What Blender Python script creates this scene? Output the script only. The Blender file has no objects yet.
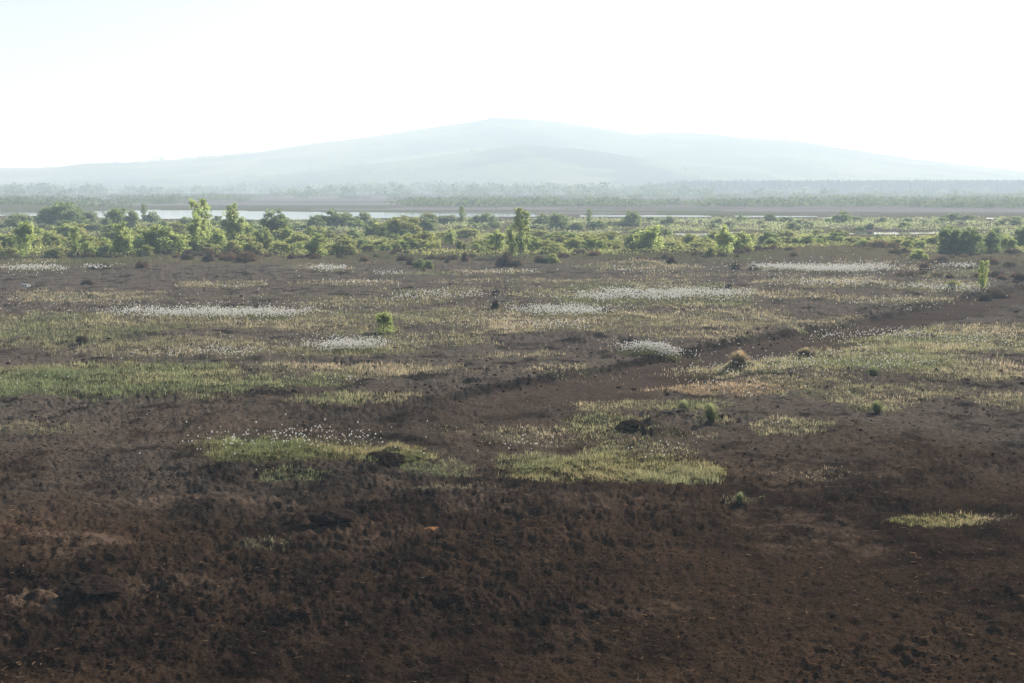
import bpy, math, random
import numpy as np

# ------------------------------------------------------------------ basics
W, H_PX, F = 1024, 683, 1400.0          # picture size and focal length in pixels
CAM_H = 5.0                              # eye height above the bog
HORIZON = 186.0
PITCH = math.atan((H_PX / 2 - HORIZON) / F)
S = bpy.context.scene
COL = S.collection
rng = np.random.default_rng(11)
random.seed(11)
R = math.radians
SUN_AZ, SUN_EL = R(36), R(31)            # azimuth from the viewing direction towards the right


def ground_at(px, py, z=0.0):
    """Where the ray through a photo pixel meets the plane at height z."""
    px = np.asarray(px, float); py = np.asarray(py, float)
    u = (px - W / 2) / F; v = (H_PX / 2 - py) / F
    cy, sy = math.cos(PITCH), math.sin(PITCH)
    dy = cy + v * sy; dz = -sy + v * cy
    t = (z - CAM_H) / np.minimum(dz, -1e-4)
    return u * t, dy * t


def pixel_of(x, y, z=0.0):
    cy, sy = math.cos(PITCH), math.sin(PITCH)
    zz = np.asarray(z) - CAM_H
    dep = y * cy - zz * sy
    up = y * sy + zz * cy
    dep = np.where(dep > 0.05, dep, 0.05)
    return W / 2 + F * x / dep, H_PX / 2 - F * up / dep


# ------------------------------------------------------------------ noise
def _hash(ix, iy, seed):
    h = (ix.astype(np.int64) * 374761393 + iy.astype(np.int64) * 668265263 + seed * 1442695041) & 0xFFFFFFFF
    h = ((h ^ (h >> 13)) * 1274126177) & 0xFFFFFFFF
    h = h ^ (h >> 16)
    return (h & 0xFFFFFF) / float(0xFFFFFF)


def vnoise(x, y, seed=0):
    ix = np.floor(x); iy = np.floor(y)
    fx = x - ix; fy = y - iy
    fx = fx * fx * fx * (fx * (fx * 6 - 15) + 10); fy = fy * fy * fy * (fy * (fy * 6 - 15) + 10)
    a = _hash(ix, iy, seed); b = _hash(ix + 1, iy, seed)
    c = _hash(ix, iy + 1, seed); d = _hash(ix + 1, iy + 1, seed)
    return (a + (b - a) * fx) * (1 - fy) + (c + (d - c) * fx) * fy


def fbm(x, y, octv=4, seed=0, gain=0.5):
    s = 0; amp = 1; tot = 0
    for o in range(octv):
        c, sn = math.cos(0.6 * o), math.sin(0.6 * o)
        s = s + amp * vnoise(c * x - sn * y + 17.3 * o, sn * x + c * y - 9.1 * o, seed + o * 7)
        tot += amp; amp *= gain; x = x * 2.03; y = y * 2.03
    return s / tot * 2 - 1


def smooth(a, b, x):
    t = np.clip((x - a) / (b - a), 0, 1)
    return t * t * (3 - 2 * t)


# ------------------------------------------------------------------ materials
def new_mat(name):
    m = bpy.data.materials.new(name); m.use_nodes = True
    nt = m.node_tree; nt.nodes.clear()
    out = nt.nodes.new('ShaderNodeOutputMaterial')
    return m, nt, out


def N(nt, typ, **kw):
    n = nt.nodes.new(typ)
    for k, v in kw.items():
        if k.startswith('i_'):
            n.inputs[k[2:].replace('_', ' ')].default_value = v
        else:
            setattr(n, k, v)
    return n


def mixc(nt, fac, a, b, mode='MIX'):
    n = nt.nodes.new('ShaderNodeMix'); n.data_type = 'RGBA'; n.blend_type = mode
    L = nt.links
    for sock, val in ((n.inputs[0], fac), (n.inputs[6], a), (n.inputs[7], b)):
        if isinstance(val, (int, float)): sock.default_value = val
        elif isinstance(val, tuple): sock.default_value = (*val, 1) if len(val) == 3 else val
        else: L.new(val, sock)
    return n.outputs[2]


def ramp(nt, src, lo, hi):
    n = nt.nodes.new('ShaderNodeMapRange'); n.interpolation_type = 'SMOOTHSTEP'
    nt.links.new(src, n.inputs[0]); n.inputs[1].default_value = lo; n.inputs[2].default_value = hi
    return n.outputs[0]


def noise_node(nt, vec, scale, detail=4, rough=0.55, seed=0.0):
    n = nt.nodes.new('ShaderNodeTexNoise')
    n.noise_dimensions = '4D'; n.inputs['W'].default_value = seed
    n.inputs['Scale'].default_value = scale; n.inputs['Detail'].default_value = detail
    n.inputs['Roughness'].default_value = rough
    nt.links.new(vec, n.inputs['Vector'])
    return n.outputs['Fac']


def leaf_material(name, base, var=0.25, translucent=0.35, attr=False, gain=1.0, seed=0.0):
    """Thin plant matter: diffuse with light coming through, colour varied leaf by leaf."""
    m, nt, out = new_mat(name)
    if attr:
        c = N(nt, 'ShaderNodeAttribute', attribute_name='tint').outputs['Color']
    else:
        geo = N(nt, 'ShaderNodeNewGeometry')
        tc = N(nt, 'ShaderNodeTexCoord')
        oi = N(nt, 'ShaderNodeObjectInfo')
        f = noise_node(nt, tc.outputs['Object'], 5.0, 2, 0.5, seed)
        dark = tuple(v * (1 - var) for v in base); light = tuple(min(1, v * (1 + var)) for v in base)
        c1 = mixc(nt, geo.outputs['Random Per Island'], dark, light)
        warm = (base[0] * 1.16, base[1] * 1.06, base[2] * 0.9)
        c2 = mixc(nt, ramp(nt, f, 0.45, 0.7), c1, warm)
        hs = N(nt, 'ShaderNodeHueSaturation')
        mr = N(nt, 'ShaderNodeMapRange'); nt.links.new(oi.outputs['Random'], mr.inputs[0])
        mr.inputs[3].default_value = 0.82; mr.inputs[4].default_value = 1.15
        nt.links.new(mr.outputs[0], hs.inputs['Value']); nt.links.new(c2, hs.inputs['Color'])
        c = hs.outputs['Color']
    d = N(nt, 'ShaderNodeBsdfDiffuse'); t = N(nt, 'ShaderNodeBsdfTranslucent')
    nt.links.new(c, d.inputs[0])
    thr = mixc(nt, 1.0, c, (2.7, 2.6, 2.1) if not attr else (1.25, 1.2, 1.1), 'MULTIPLY')
    nt.links.new(thr, t.inputs[0])
    mx = N(nt, 'ShaderNodeMixShader'); mx.inputs[0].default_value = translucent
    nt.links.new(d.outputs[0], mx.inputs[1]); nt.links.new(t.outputs[0], mx.inputs[2])
    nt.links.new(mx.outputs[0], out.inputs[0])
    return m


def bark_material(name, a, b):
    m, nt, out = new_mat(name)
    tc = N(nt, 'ShaderNodeTexCoord')
    f = noise_node(nt, tc.outputs['Object'], 14, 5, 0.6)
    p = N(nt, 'ShaderNodeBsdfPrincipled'); p.inputs['Roughness'].default_value = 0.9
    nt.links.new(mixc(nt, ramp(nt, f, 0.35, 0.65), a, b), p.inputs['Base Color'])
    nt.links.new(p.outputs[0], out.inputs[0])
    return m


def ground_material():
    m, nt, out = new_mat('peat_and_thatch')
    L = nt.links
    pos = N(nt, 'ShaderNodeNewGeometry').outputs['Position']
    veg = N(nt, 'ShaderNodeAttribute', attribute_name='veg').outputs['Fac']
    thatch = N(nt, 'ShaderNodeAttribute', attribute_name='thatch').outputs['Color']
    dry = N(nt, 'ShaderNodeAttribute', attribute_name='dry').outputs['Fac']
    haze_grey = N(nt, 'ShaderNodeAttribute', attribute_name='haze_grey').outputs['Fac']
    n_big = noise_node(nt, pos, 0.16, 4, 0.55, 1.0)
    n_mid = noise_node(nt, pos, 1.1, 5, 0.6, 2.0)
    n_fine = noise_node(nt, pos, 9.0, 6, 0.7, 3.0)
    n_grit = noise_node(nt, pos, 30.0, 4, 0.75, 4.0)
    c = mixc(nt, ramp(nt, n_mid, 0.3, 0.7), (0.0082, 0.0055, 0.0038), (0.040, 0.0250, 0.0158))
    c = mixc(nt, ramp(nt, n_big, 0.42, 0.66), c, (0.052, 0.0320, 0.0190))
    c = mixc(nt, ramp(nt, n_fine, 0.55, 0.72), c, (0.092, 0.060, 0.039))
    c = mixc(nt, ramp(nt, n_fine, 0.47, 0.30), c, (0.004, 0.003, 0.0024))
    c = mixc(nt, ramp(nt, n_grit, 0.62, 0.72), c, (0.19, 0.135, 0.090))
    c = mixc(nt, ramp(nt, n_grit, 0.44, 0.34), c, (0.005, 0.0038, 0.003))
    # dried crust of pale peat
    n_dry = noise_node(nt, pos, 3.2, 5, 0.65, 6.0)
    mul = N(nt, 'ShaderNodeMath', operation='MULTIPLY'); L.new(dry, mul.inputs[0]); L.new(ramp(nt, n_dry, 0.42, 0.62), mul.inputs[1])
    c = mixc(nt, mul.outputs[0], c, (0.140, 0.096, 0.066))
    # peat greyer with distance: haze and sky sheen put into the colour
    wm = mixc(nt, ramp(nt, n_fine, 0.35, 0.65), (0.058, 0.049, 0.039), (0.140, 0.117, 0.093))
    wm = mixc(nt, ramp(nt, n_mid, 0.52, 0.36), wm, (0.024, 0.0205, 0.0175))
    n_str = noise_node(nt, pos, 0.45, 4, 0.6, 11.0)
    wm = mixc(nt, ramp(nt, n_str, 0.55, 0.72), wm, (0.145, 0.118, 0.093))
    c = mixc(nt, haze_grey, c, wm)
    bare = N(nt, 'ShaderNodeAttribute', attribute_name='bare').outputs['Fac']
    c = mixc(nt, bare, c, mixc(nt, ramp(nt, n_fine, 0.35, 0.65), (0.048, 0.038, 0.031), (0.105, 0.082, 0.066)))
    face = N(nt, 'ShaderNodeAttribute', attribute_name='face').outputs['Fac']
    c = mixc(nt, face, c, mixc(nt, ramp(nt, n_fine, 0.4, 0.6), (0.008, 0.0065, 0.0055), (0.022, 0.016, 0.013)))  # wet black peat of the bank face, its shade also put into the colour
    tex = noise_node(nt, pos, 6.0, 5, 0.65, 8.0)
    th = mixc(nt, ramp(nt, tex, 0.4, 0.65), mixc(nt, 0.75, thatch, (0.02, 0.016, 0.012)), thatch)
    c = mixc(nt, veg, c, th)
    p = N(nt, 'ShaderNodeBsdfPrincipled'); p.inputs['Roughness'].default_value = 0.95
    p.inputs['Specular IOR Level'].default_value = 0.0
    L.new(c, p.inputs['Base Color'])
    bsum = N(nt, 'ShaderNodeMath', operation='ADD')
    L.new(n_fine, bsum.inputs[0])
    g2 = N(nt, 'ShaderNodeMath', operation='MULTIPLY'); L.new(n_grit, g2.inputs[0]); g2.inputs[1].default_value = 0.4
    L.new(g2.outputs[0], bsum.inputs[1])
    b = N(nt, 'ShaderNodeBump'); b.inputs['Strength'].default_value = 1.0; b.inputs['Distance'].default_value = 0.09
    L.new(bsum.outputs[0], b.inputs['Height']); L.new(b.outputs[0], p.inputs['Normal'])
    L.new(p.outputs[0], out.inputs[0])
    return m


def peat_lump_material(name, a, b):
    m, nt, out = new_mat(name)
    tc = N(nt, 'ShaderNodeNewGeometry').outputs['Position']
    f = noise_node(nt, tc, 16, 6, 0.7)
    p = N(nt, 'ShaderNodeBsdfPrincipled'); p.inputs['Roughness'].default_value = 0.95
    p.inputs['Specular IOR Level'].default_value = 0.0
    nt.links.new(mixc(nt, ramp(nt, f, 0.35, 0.65), a, b), p.inputs['Base Color'])
    bp = N(nt, 'ShaderNodeBump'); bp.inputs['Strength'].default_value = 0.8; bp.inputs['Distance'].default_value = 0.04
    nt.links.new(f, bp.inputs['Height']); nt.links.new(bp.outputs[0], p.inputs['Normal'])
    nt.links.new(p.outputs[0], out.inputs[0])
    return m


def water_material():
    m, nt, out = new_mat('still_bog_water')
    p = N(nt, 'ShaderNodeBsdfPrincipled')
    p.inputs['Base Color'].default_value = (0.02, 0.022, 0.02, 1)
    p.inputs['Roughness'].default_value = 0.06; p.inputs['IOR'].default_value = 1.33
    pos = N(nt, 'ShaderNodeNewGeometry').outputs['Position']
    f = noise_node(nt, pos, 1.6, 3, 0.5)
    b = N(nt, 'ShaderNodeBump'); b.inputs['Strength'].default_value = 0.05; b.inputs['Distance'].default_value = 0.02
    nt.links.new(f, b.inputs['Height']); nt.links.new(b.outputs[0], p.inputs['Normal'])
    nt.links.new(p.outputs[0], out.inputs[0])
    return m


def hill_material():
    m, nt, out = new_mat('hill_fields_and_woods')
    pos = N(nt, 'ShaderNodeNewGeometry').outputs['Position']
    v = N(nt, 'ShaderNodeTexVoronoi'); v.inputs['Scale'].default_value = 0.0105
    nt.links.new(pos, v.inputs['Vector'])
    sep = N(nt, 'ShaderNodeSeparateColor'); nt.links.new(v.outputs['Color'], sep.inputs[0])
    c = mixc(nt, sep.outputs[0], (0.055, 0.085, 0.040), (0.14, 0.16, 0.08))
    n1 = noise_node(nt, pos, 0.0065, 5, 0.6, 3.0)
    c = mixc(nt, ramp(nt, n1, 0.48, 0.56), c, (0.03, 0.042, 0.028))
    n2 = noise_node(nt, pos, 0.02, 4, 0.6, 5.0)
    c = mixc(nt, ramp(nt, n2, 0.55, 0.7), c, (0.035, 0.05, 0.03))
    d = N(nt, 'ShaderNodeBsdfDiffuse'); nt.links.new(c, d.inputs[0]); nt.links.new(d.outputs[0], out.inputs[0])
    return m


M = {
    'ground': ground_material(),
    'water': water_material(),
    'hill': hill_material(),
    'bright': leaf_material('spring_birch_leaves', (0.180, 0.222, 0.092), 0.22, 0.52, seed=1),
    'mid': leaf_material('willow_leaves', (0.125, 0.165, 0.068), 0.25, 0.45, seed=2),
    'dark': leaf_material('dense_willow_leaves', (0.115, 0.152, 0.078), 0.22, 0.46, seed=3),
    'olive': leaf_material('budding_scrub_leaves', (0.175, 0.195, 0.085), 0.25, 0.48, seed=4),
    'pale': leaf_material('grey_willow_leaves', (0.145, 0.172, 0.098), 0.22, 0.45, seed=5),
    'heath': leaf_material('dark_heather', (0.085, 0.070, 0.055), 0.35, 0.15, seed=6),
    'russet': leaf_material('russet_heather', (0.12, 0.082, 0.060), 0.35, 0.2, seed=7),
    'rush': leaf_material('rush_stems', (0.135, 0.155, 0.090), 0.35, 0.5, seed=8),
    'straw': leaf_material('dead_sedge', (0.24, 0.205, 0.145), 0.3, 0.35, seed=9),
    'far': leaf_material('far_tree_leaves', (0.085, 0.110, 0.055), 0.3, 0.25, seed=10),
    'conifer': leaf_material('plantation_needles', (0.022, 0.034, 0.026), 0.25, 0.05, seed=12),
    'blade': leaf_material('grass_blades', (0, 0, 0), translucent=0.5, attr=True),
    'bark': bark_material('grey_brown_bark', (0.045, 0.035, 0.028), (0.11, 0.095, 0.08)),
    'birchbark': bark_material('pale_birch_bark', (0.09, 0.075, 0.065), (0.32, 0.30, 0.27)),
    'wood': bark_material('bleached_bog_wood', (0.16, 0.125, 0.10), (0.30, 0.255, 0.21)),
    'clod': peat_lump_material('wet_black_peat', (0.010, 0.008, 0.006), (0.035, 0.023, 0.017)),
    'crumb': peat_lump_material('peat_crumb', (0.016, 0.011, 0.008), (0.070, 0.042, 0.028)),
    'orange': peat_lump_material('orange_dry_peat', (0.16, 0.075, 0.030), (0.26, 0.13, 0.055)),
    'moss': peat_lump_material('green_moss', (0.040, 0.045, 0.018), (0.105, 0.100, 0.045)),
    'stone': peat_lump_material('pale_stone', (0.30, 0.29, 0.27), (0.48, 0.47, 0.44)),
}


# ------------------------------------------------------------------ mesh helpers
def mesh_np(name, verts, faces_flat, nper, mat, smooth_shade=False, tint=None):
    """Mesh from numpy: faces all with nper corners."""
    me = bpy.data.meshes.new(name)
    verts = np.asarray(verts, np.float32); faces_flat = np.asarray(faces_flat, np.int32).ravel()
    nf = len(faces_flat) // nper
    me.vertices.add(len(verts)); me.vertices.foreach_set('co', verts.ravel())
    me.loops.add(len(faces_flat)); me.loops.foreach_set('vertex_index', faces_flat)
    me.polygons.add(nf)
    me.polygons.foreach_set('loop_start', np.arange(0, nf * nper, nper, dtype=np.int32))
    me.polygons.foreach_set('use_smooth', np.full(nf, smooth_shade, bool))
    me.update(calc_edges=True)
    if tint is not None:
        a = me.attributes.new('tint', 'FLOAT_COLOR', 'POINT')
        t = np.ones((len(verts), 4), np.float32); t[:, :3] = tint
        a.data.foreach_set('color', t.ravel())
    if mat: me.materials.append(mat)
    return me


def link(name, me, parent=None, loc=(0, 0, 0)):
    o = bpy.data.objects.new(name, me); COL.objects.link(o)
    o.location = loc
    if parent: o.parent = parent
    return o


def tag(o, label=None, cat=None, group=None, kind=None):
    if label: o['label'] = label
    if cat: o['category'] = cat
    if group: o['group'] = group
    if kind: o['kind'] = kind
    return o


def empty(name, loc=(0, 0, 0)):
    o = bpy.data.objects.new(name, None); COL.objects.link(o); o.location = loc
    o.empty_display_size = 0.2
    return o


class MB:
    """Collects tubes and lumps into one mesh of triangles/quads."""
    def __init__(s): s.v = []; s.f = []; s.n = 0
    def add(s, v, f):
        s.v.append(np.asarray(v, np.float32)); s.f.append(np.asarray(f, np.int32) + s.n); s.n += len(v)
    def tube(s, pts, radii, sides=6):
        pts = np.asarray(pts, float); vs = []
        for i, p in enumerate(pts):
            d = pts[min(i + 1, len(pts) - 1)] - pts[max(i - 1, 0)]
            d /= np.linalg.norm(d) + 1e-9
            a = np.cross(d, [0.31, 0.95, 0.05]); a /= np.linalg.norm(a) + 1e-9
            b = np.cross(d, a)
            for k in range(sides):
                t = 2 * math.pi * k / sides
                vs.append(p + radii[i] * (math.cos(t) * a + math.sin(t) * b))
        fs = []
        for i in range(len(pts) - 1):
            for k in range(sides):
                k2 = (k + 1) % sides
                fs.append((i * sides + k, i * sides + k2, (i + 1) * sides + k2, (i + 1) * sides + k))
        s.add(vs, fs)
    def mesh(s, name, mat, sm=True):
        return mesh_np(name, np.concatenate(s.v), np.concatenate(s.f), 4, mat, sm)


def leaf_quads(c, size, r, flat=0.0):
    """One quad leaf per centre, turned at random."""
    n = len(c)
    a = r.normal(size=(n, 3)); a[:, 2] *= (1 - flat); a /= np.linalg.norm(a, axis=1)[:, None]
    b = r.normal(size=(n, 3)); b -= (b * a).sum(1)[:, None] * a; b /= np.linalg.norm(b, axis=1)[:, None] + 1e-9
    s = (size * r.uniform(0.6, 1.3, n))[:, None]
    a = a * s; b = b * s * 0.6
    v = np.stack([c - a, c - b * 1.0 + a * 0.1, c + a, c + b * 1.0 + a * 0.1], 1).reshape(-1, 3)
    f = np.arange(4 * n).reshape(n, 4)
    return v, f


def icos(seed=0, sub=2):
    import bmesh
    bm = bmesh.new(); bmesh.ops.create_icosphere(bm, subdivisions=sub, radius=1.0)
    v = np.array([p.co[:] for p in bm.verts]); f = np.array([[q.index for q in p.verts] for p in bm.faces])
    bm.free(); return v, f


# ------------------------------------------------------------------ vegetation cover, traced as patches on the ground
# (centre x, centre y, half width, half height) in photo pixels; cover; colour kind; height m; name key
PATCH = [
    (128, 381, 176, 19, 1.0, 'g', .2, 'left'), (20, 384, 60, 16, 1.0, 'g', .26, 'left'),
    (345, 405, 62, 8, .65, 'm', .2, None), (78, 298, 88, 8, .85, 's', .22, None), (215, 284, 52, 4.5, .8, 's', .22, None),
    (60, 331, 110, 16, .8, 'm', .22, None), (225, 322, 120, 13, .8, 's', .22, None), (330, 330, 80, 10, .6, 's', .2, None),
    (190, 352, 130, 8, .7, 's', .22, None), (300, 372, 60, 7, .6, 's', .2, None), (395, 374, 80, 6.5, .85, 's', .22, None),
    (345, 352, 90, 7, .5, 'm', .2, None), (230, 345, 90, 5, .55, 's', .2, None),
    (420, 340, 70, 10, .5, 'm', .2, None), (480, 322, 90, 12, .75, 's', .2, None), (580, 325, 110, 12, .75, 's', .2, None),
    (440, 296, 60, 6, .75, 's', .22, None), (370, 304, 70, 6, .6, 'm', .2, None), (560, 297, 70, 5, .75, 'm', .22, None),
    (650, 305, 120, 8, .7, 'm', .2, None), (720, 322, 100, 12, .85, 's', .2, None), (690, 340, 70, 7, .5, 's', .18, None),
    (840, 322, 60, 5, .6, 's', .18, None), (520, 358, 60, 5, .45, 's', .16, None), (590, 376, 70, 9, .45, 's', .16, None),
    (640, 290, 110, 5, .7, 'm', .2, None), (700, 296, 60, 6, .8, 's', .22, None),
    (610, 469, 112, 14, 1.0, 'y', .15, 'oval'), (540, 462, 50, 8, .8, 'g', .2, 'oval'), (670, 477, 46, 8, .9, 'g', .2, 'oval'),
    (285, 452, 108, 11, 1.0, 'y', .16, 'near'), (400, 457, 34, 8, .9, 'y', .14, 'near'), (440, 468, 40, 7, .6, 'm', .12, 'near'),
    (255, 446, 60, 6, .7, 'g', .18, 'near'),
    (300, 477, 34, 6, .5, 'g', .14, None), (265, 537, 30, 4, .45, 's', .08, None), (450, 485, 40, 5, .3, 's', .1, None),
    (928, 520, 52, 6, 1.0, 'y', .12, 'right_strip'), (985, 519, 34, 3, .35, 's', .1, 'right_strip'),
    (600, 431, 38, 8, .55, 'g', .14, None), (530, 441, 45, 7, .4, 's', .14, None), (650, 451, 50, 6, .35, 'm', .12, None),
    (630, 413, 45, 6, .5, 'm', .16, None), (790, 430, 36, 8, .55, 'm', .15, None), (700, 412, 35, 7, .6, 'm', .16, None),
    (720, 392, 85, 7, .95, 'o', .14, 'straw'), (800, 386, 60, 7, .8, 's', .15, 'straw'), (890, 398, 110, 9, .7, 's', .15, 'straw'),
    (820, 366, 140, 13, .95, 'm', .22, 'slope'), (720, 374, 60, 9, .9, 'm', .2, 'slope'), (930, 345, 120, 12, .9, 'm', .22, 'slope'),
    (960, 372, 90, 14, .8, 's', .2, 'slope'), (880, 332, 90, 6, .7, 'g', .2, 'slope'), (1000, 330, 70, 8, .8, 's', .2, 'slope'),
    (1010, 405, 60, 8, .6, 's', .16, 'straw'), (35, 430, 52, 6, .45, 's', .12, None),
    (560, 407, 50, 5, .25, 's', .1, None), (450, 432, 40, 5, .2, 's', .1, None),
    (684, 416, 34, 4, .7, 'm', .16, None), (712, 425, 26, 3.5, .6, 'm', .14, None), (877, 413, 32, 4, .6, 'm', .14, None), (741, 498, 22, 3, .4, 'm', .1, None), (640, 441, 60, 8, .25, 'm', .1, None), (810, 476, 60, 6, .2, 's', .08, None), (390, 318, 70, 8, .6, 'm', .2, None),
    # far bands
    (640, 269, 56, 4, .85, 's', .25, None), (500, 272, 60, 2.5, .6, 's', .25, None), (830, 268, 80, 3.5, .9, 's', .3, None),
    (830, 284, 70, 5, .85, 's', .25, None), (940, 287, 60, 5, .85, 's', .25, None), (790, 297, 50, 4, .6, 's', .25, None),
    (905, 301, 70, 4, .7, 's', .25, None), (20, 269, 60, 3, .6, 's', .25, None), (35, 262, 40, 2.2, .5, 's', .25, None),
    (330, 269, 40, 3, .6, 's', .25, None), (420, 274, 60, 2.5, .6, 'm', .25, None), (350, 285, 60, 3.5, .5, 's', .22, None),
    (960, 274, 50, 3, .5, 'm', .25, None), (240, 298, 60, 3, .3, 's', .2, None), (700, 276, 100, 2.5, .35, 's', .2, None),
    (480, 284, 80, 2.5, .4, 's', .2, None), (600, 283, 90, 3, .5, 's', .2, None),
]
TINT = {'g': ((0.092, 0.115, 0.058), (0.18, 0.172, 0.098)), 'm': ((0.100, 0.115, 0.058), (0.21, 0.185, 0.118)),
        's': ((0.115, 0.116, 0.066), (0.23, 0.195, 0.135)), 'y': ((0.092, 0.106, 0.048), (0.190, 0.165, 0.090)),
        'o': ((0.19, 0.145, 0.092), (0.30, 0.235, 0.16))}
TINT = {k: tuple(tuple(c * 1.6 for c in q) for q in v) for k, v in TINT.items()}
MEAN = {k: tuple(0.5 * (a + b) * 0.62 for a, b in zip(*v)) for k, v in TINT.items()}
MEAN['g'] = (0.075, 0.082, 0.034); MEAN['y'] = (0.085, 0.082, 0.030)


def patch_field(px, py, x, y, p):
    cx, cy, a, b = p[:4]
    e = 1 - ((px - cx) / a) ** 2 - ((py - cy) / b) ** 2
    n = 0.75 * fbm(x / 2.3, y / 2.3, 3, 5) + 0.55 * fbm(x / 0.5, y / 0.7, 2, 9)
    hole = smooth(-0.85, -0.2, fbm(x / 0.9, y / 1.3, 3, 13) + 0.45 * p[4] - 0.2)
    return e, smooth(-0.3, 0.8, e + (1.0 if p[4] >= 1 else 1.25) * n * np.clip(1.3 - e, 0, 1.2)) * p[4] * hole


WATER = [  # outlines in photo pixels
    [(-120, 211.5), (40, 212), (100, 211), (150, 209.8), (230, 210.6), (300, 211.8), (380, 212.2), (500, 213.8), (560, 214.4), (560, 216.4), (520, 216.6),
     (400, 216.8), (340, 218.2), (262, 219), (160, 218.8), (110, 217), (60, 215.6), (-120, 215.4)],
    [(578, 214.8), (640, 214.8), (700, 215.2), (716, 216.0), (690, 216.9), (630, 216.8), (584, 216.6)], [(732, 215.4), (800, 215.7), (826, 216.3), (780, 216.9), (740, 216.6)],
    [(836, 233.2), (860, 232.0), (900, 231.6), (938, 231.2), (938, 232.9), (900, 234.0), (850, 234.4)],
    [(604, 230.4), (668, 230), (672, 231.6), (630, 232.4)],
    [(668, 233), (712, 232.6), (706, 234.8), (676, 235.2)],
    [(714, 230.8), (752, 231), (742, 232.6), (718, 232.4)],
    [(322, 233.6), (350, 232.6), (352, 234.4), (330, 235.2)],
    [(312, 230.6), (324, 230.4), (322, 232.2)],
    [(812, 217.4), (846, 217), (846, 218.2)], [(916, 217.2), (930, 217), (928, 218.6)], [(976, 217.4), (996, 217), (992, 218.8)],
    [(160, 219.5), (170, 219.6), (168, 220.2)],
]
WATER_W = []
for poly in WATER:
    a = np.array(poly, float); gx, gy = ground_at(a[:, 0], a[:, 1]); WATER_W.append(np.stack([gx, gy], 1))


def inside(px, py, poly):
    n = len(poly); r = np.zeros(px.shape, bool); j = n - 1
    for i in range(n):
        xi, yi = poly[i]; xj, yj = poly[j]
        if yi != yj:
            c = ((yi > py) != (yj > py)) & (px < (xj - xi) * (py - yi) / (yj - yi) + xi)
            r ^= c
        j = i
    return r


BANK_A = np.array([ground_at(392, 414)[0], ground_at(392, 414)[1]]); BANK_B = np.array([ground_at(1010, 288)[0], ground_at(1010, 288)[1]])
BD = (BANK_B - BANK_A); BLEN = np.linalg.norm(BD); BD = BD / BLEN; BN = np.array([BD[1], -BD[0]])   # normal to the right / near side
# mounds: px, py, half width px, height m
MOUNDS = [(95, 588, 36, .16), (330, 520, 45, .12), (740, 372, 16, .30), (806, 358, 16, .2), (560, 486, 90, .08), (880, 475, 60, .08), (640, 432, 30, .1),
          (600, 345, 60, .18), (45, 583, 30, .05), (200, 505, 60, .08), (690, 560, 60, .07), (395, 455, 20, .14), (640, 268, 50, .35), (850, 255, 90, .5),
          (1010, 590, 60, .08), (470, 600, 50, .07), (300, 640, 60, .06)]


def relief(x, y):
    d = np.hypot(x, y)
    far = smooth(110, 200, d)
    z = 0.16 * fbm(x / 17, y / 17, 3, 21) * (1 - 0.8 * far)
    z = z + 0.07 * fbm(x / 3.1, y / 3.1, 3, 31) * (1 - far)
    rough = 0.6 + 0.5 * smooth(-0.25, 0.35, fbm(x / 4.5, y / 3.5, 3, 41))
    # bank beside the old drain
    s = (x - BANK_A[0]) * BN[0] + (y - BANK_A[1]) * BN[1]
    t = ((x - BANK_A[0]) * BD[0] + (y - BANK_A[1]) * BD[1]) / BLEN
    along = smooth(-0.04, 0.10, t) * (1 - smooth(1.15, 1.3, t))
    s = s + 0.15 * fbm(x / 3.4, y / 3.4, 3, 51) + 0.14 * fbm(x / 0.5, y / 0.5, 2, 53)
    width = 3.0 + 1.5 * fbm(x / 3.5, y / 3.5, 3, 65)
    prof = -0.12 * smooth(-0.05, 0.10, s) * (1 - smooth(1.6, width + 1.8, s)) + 0.03 * np.exp(-((s + 0.35) / 0.5) ** 2)
    strip = smooth(-0.1, 0.3, s) * (1 - smooth(width - 0.8, width + 0.4, s)) * along
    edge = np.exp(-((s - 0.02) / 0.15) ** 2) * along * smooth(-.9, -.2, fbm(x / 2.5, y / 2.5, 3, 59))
    z = z + prof * along
    rough = rough * (1 - 0.6 * strip) + 0.25 * edge
    # long low peat banks beyond the lakes
    fb = smooth(300, 340, d) * (1 - smooth(620, 760, d))
    z = z + fb * 0.9 * smooth(0.1, 0.5, fbm(x / 160, y / 45, 3, 57))
    # peat clods
    c1 = fbm(x / 0.62, y / 0.62, 3, 61); c2 = 1 - np.abs(fbm(x / 0.30, y / 0.30, 3, 71)) * 2
    c3 = fbm(x / 0.085, y / 0.085, 3, 81)
    c4 = fbm(x / 0.040, y / 0.040, 2, 83)
    c5 = 1 - np.abs(fbm(x / 0.9, y / 0.55, 2, 87)) * 2
    z = z + smooth(18, 40, d) * (1 - far) * (1 - strip) * 0.055 * (1 - np.abs(fbm(x / 1.7, y / 1.9, 3, 89)) * 2)
    z = z + rough * (1 - far) * (0.060 * c1 + 0.045 * c2 + 0.052 * c3 + 0.024 * c4 + 0.03 * c5)
    for (mx, my, hw, hh) in MOUNDS:
        gx, gy = ground_at(mx, my); w = hw / F * gy
        q = ((x - gx) / w) ** 2 + ((y - gy) / (w * 1.5)) ** 2
        z = z + hh * np.exp(-q * 1.5) * (1 + 0.5 * c1)
    return z, strip, edge


def relief_near(x, y):
    x = np.atleast_1d(np.asarray(x, float)); y = np.atleast_1d(np.asarray(y, float))
    z, _, _ = relief(x, y)
    return sink(x, y, z)


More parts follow.
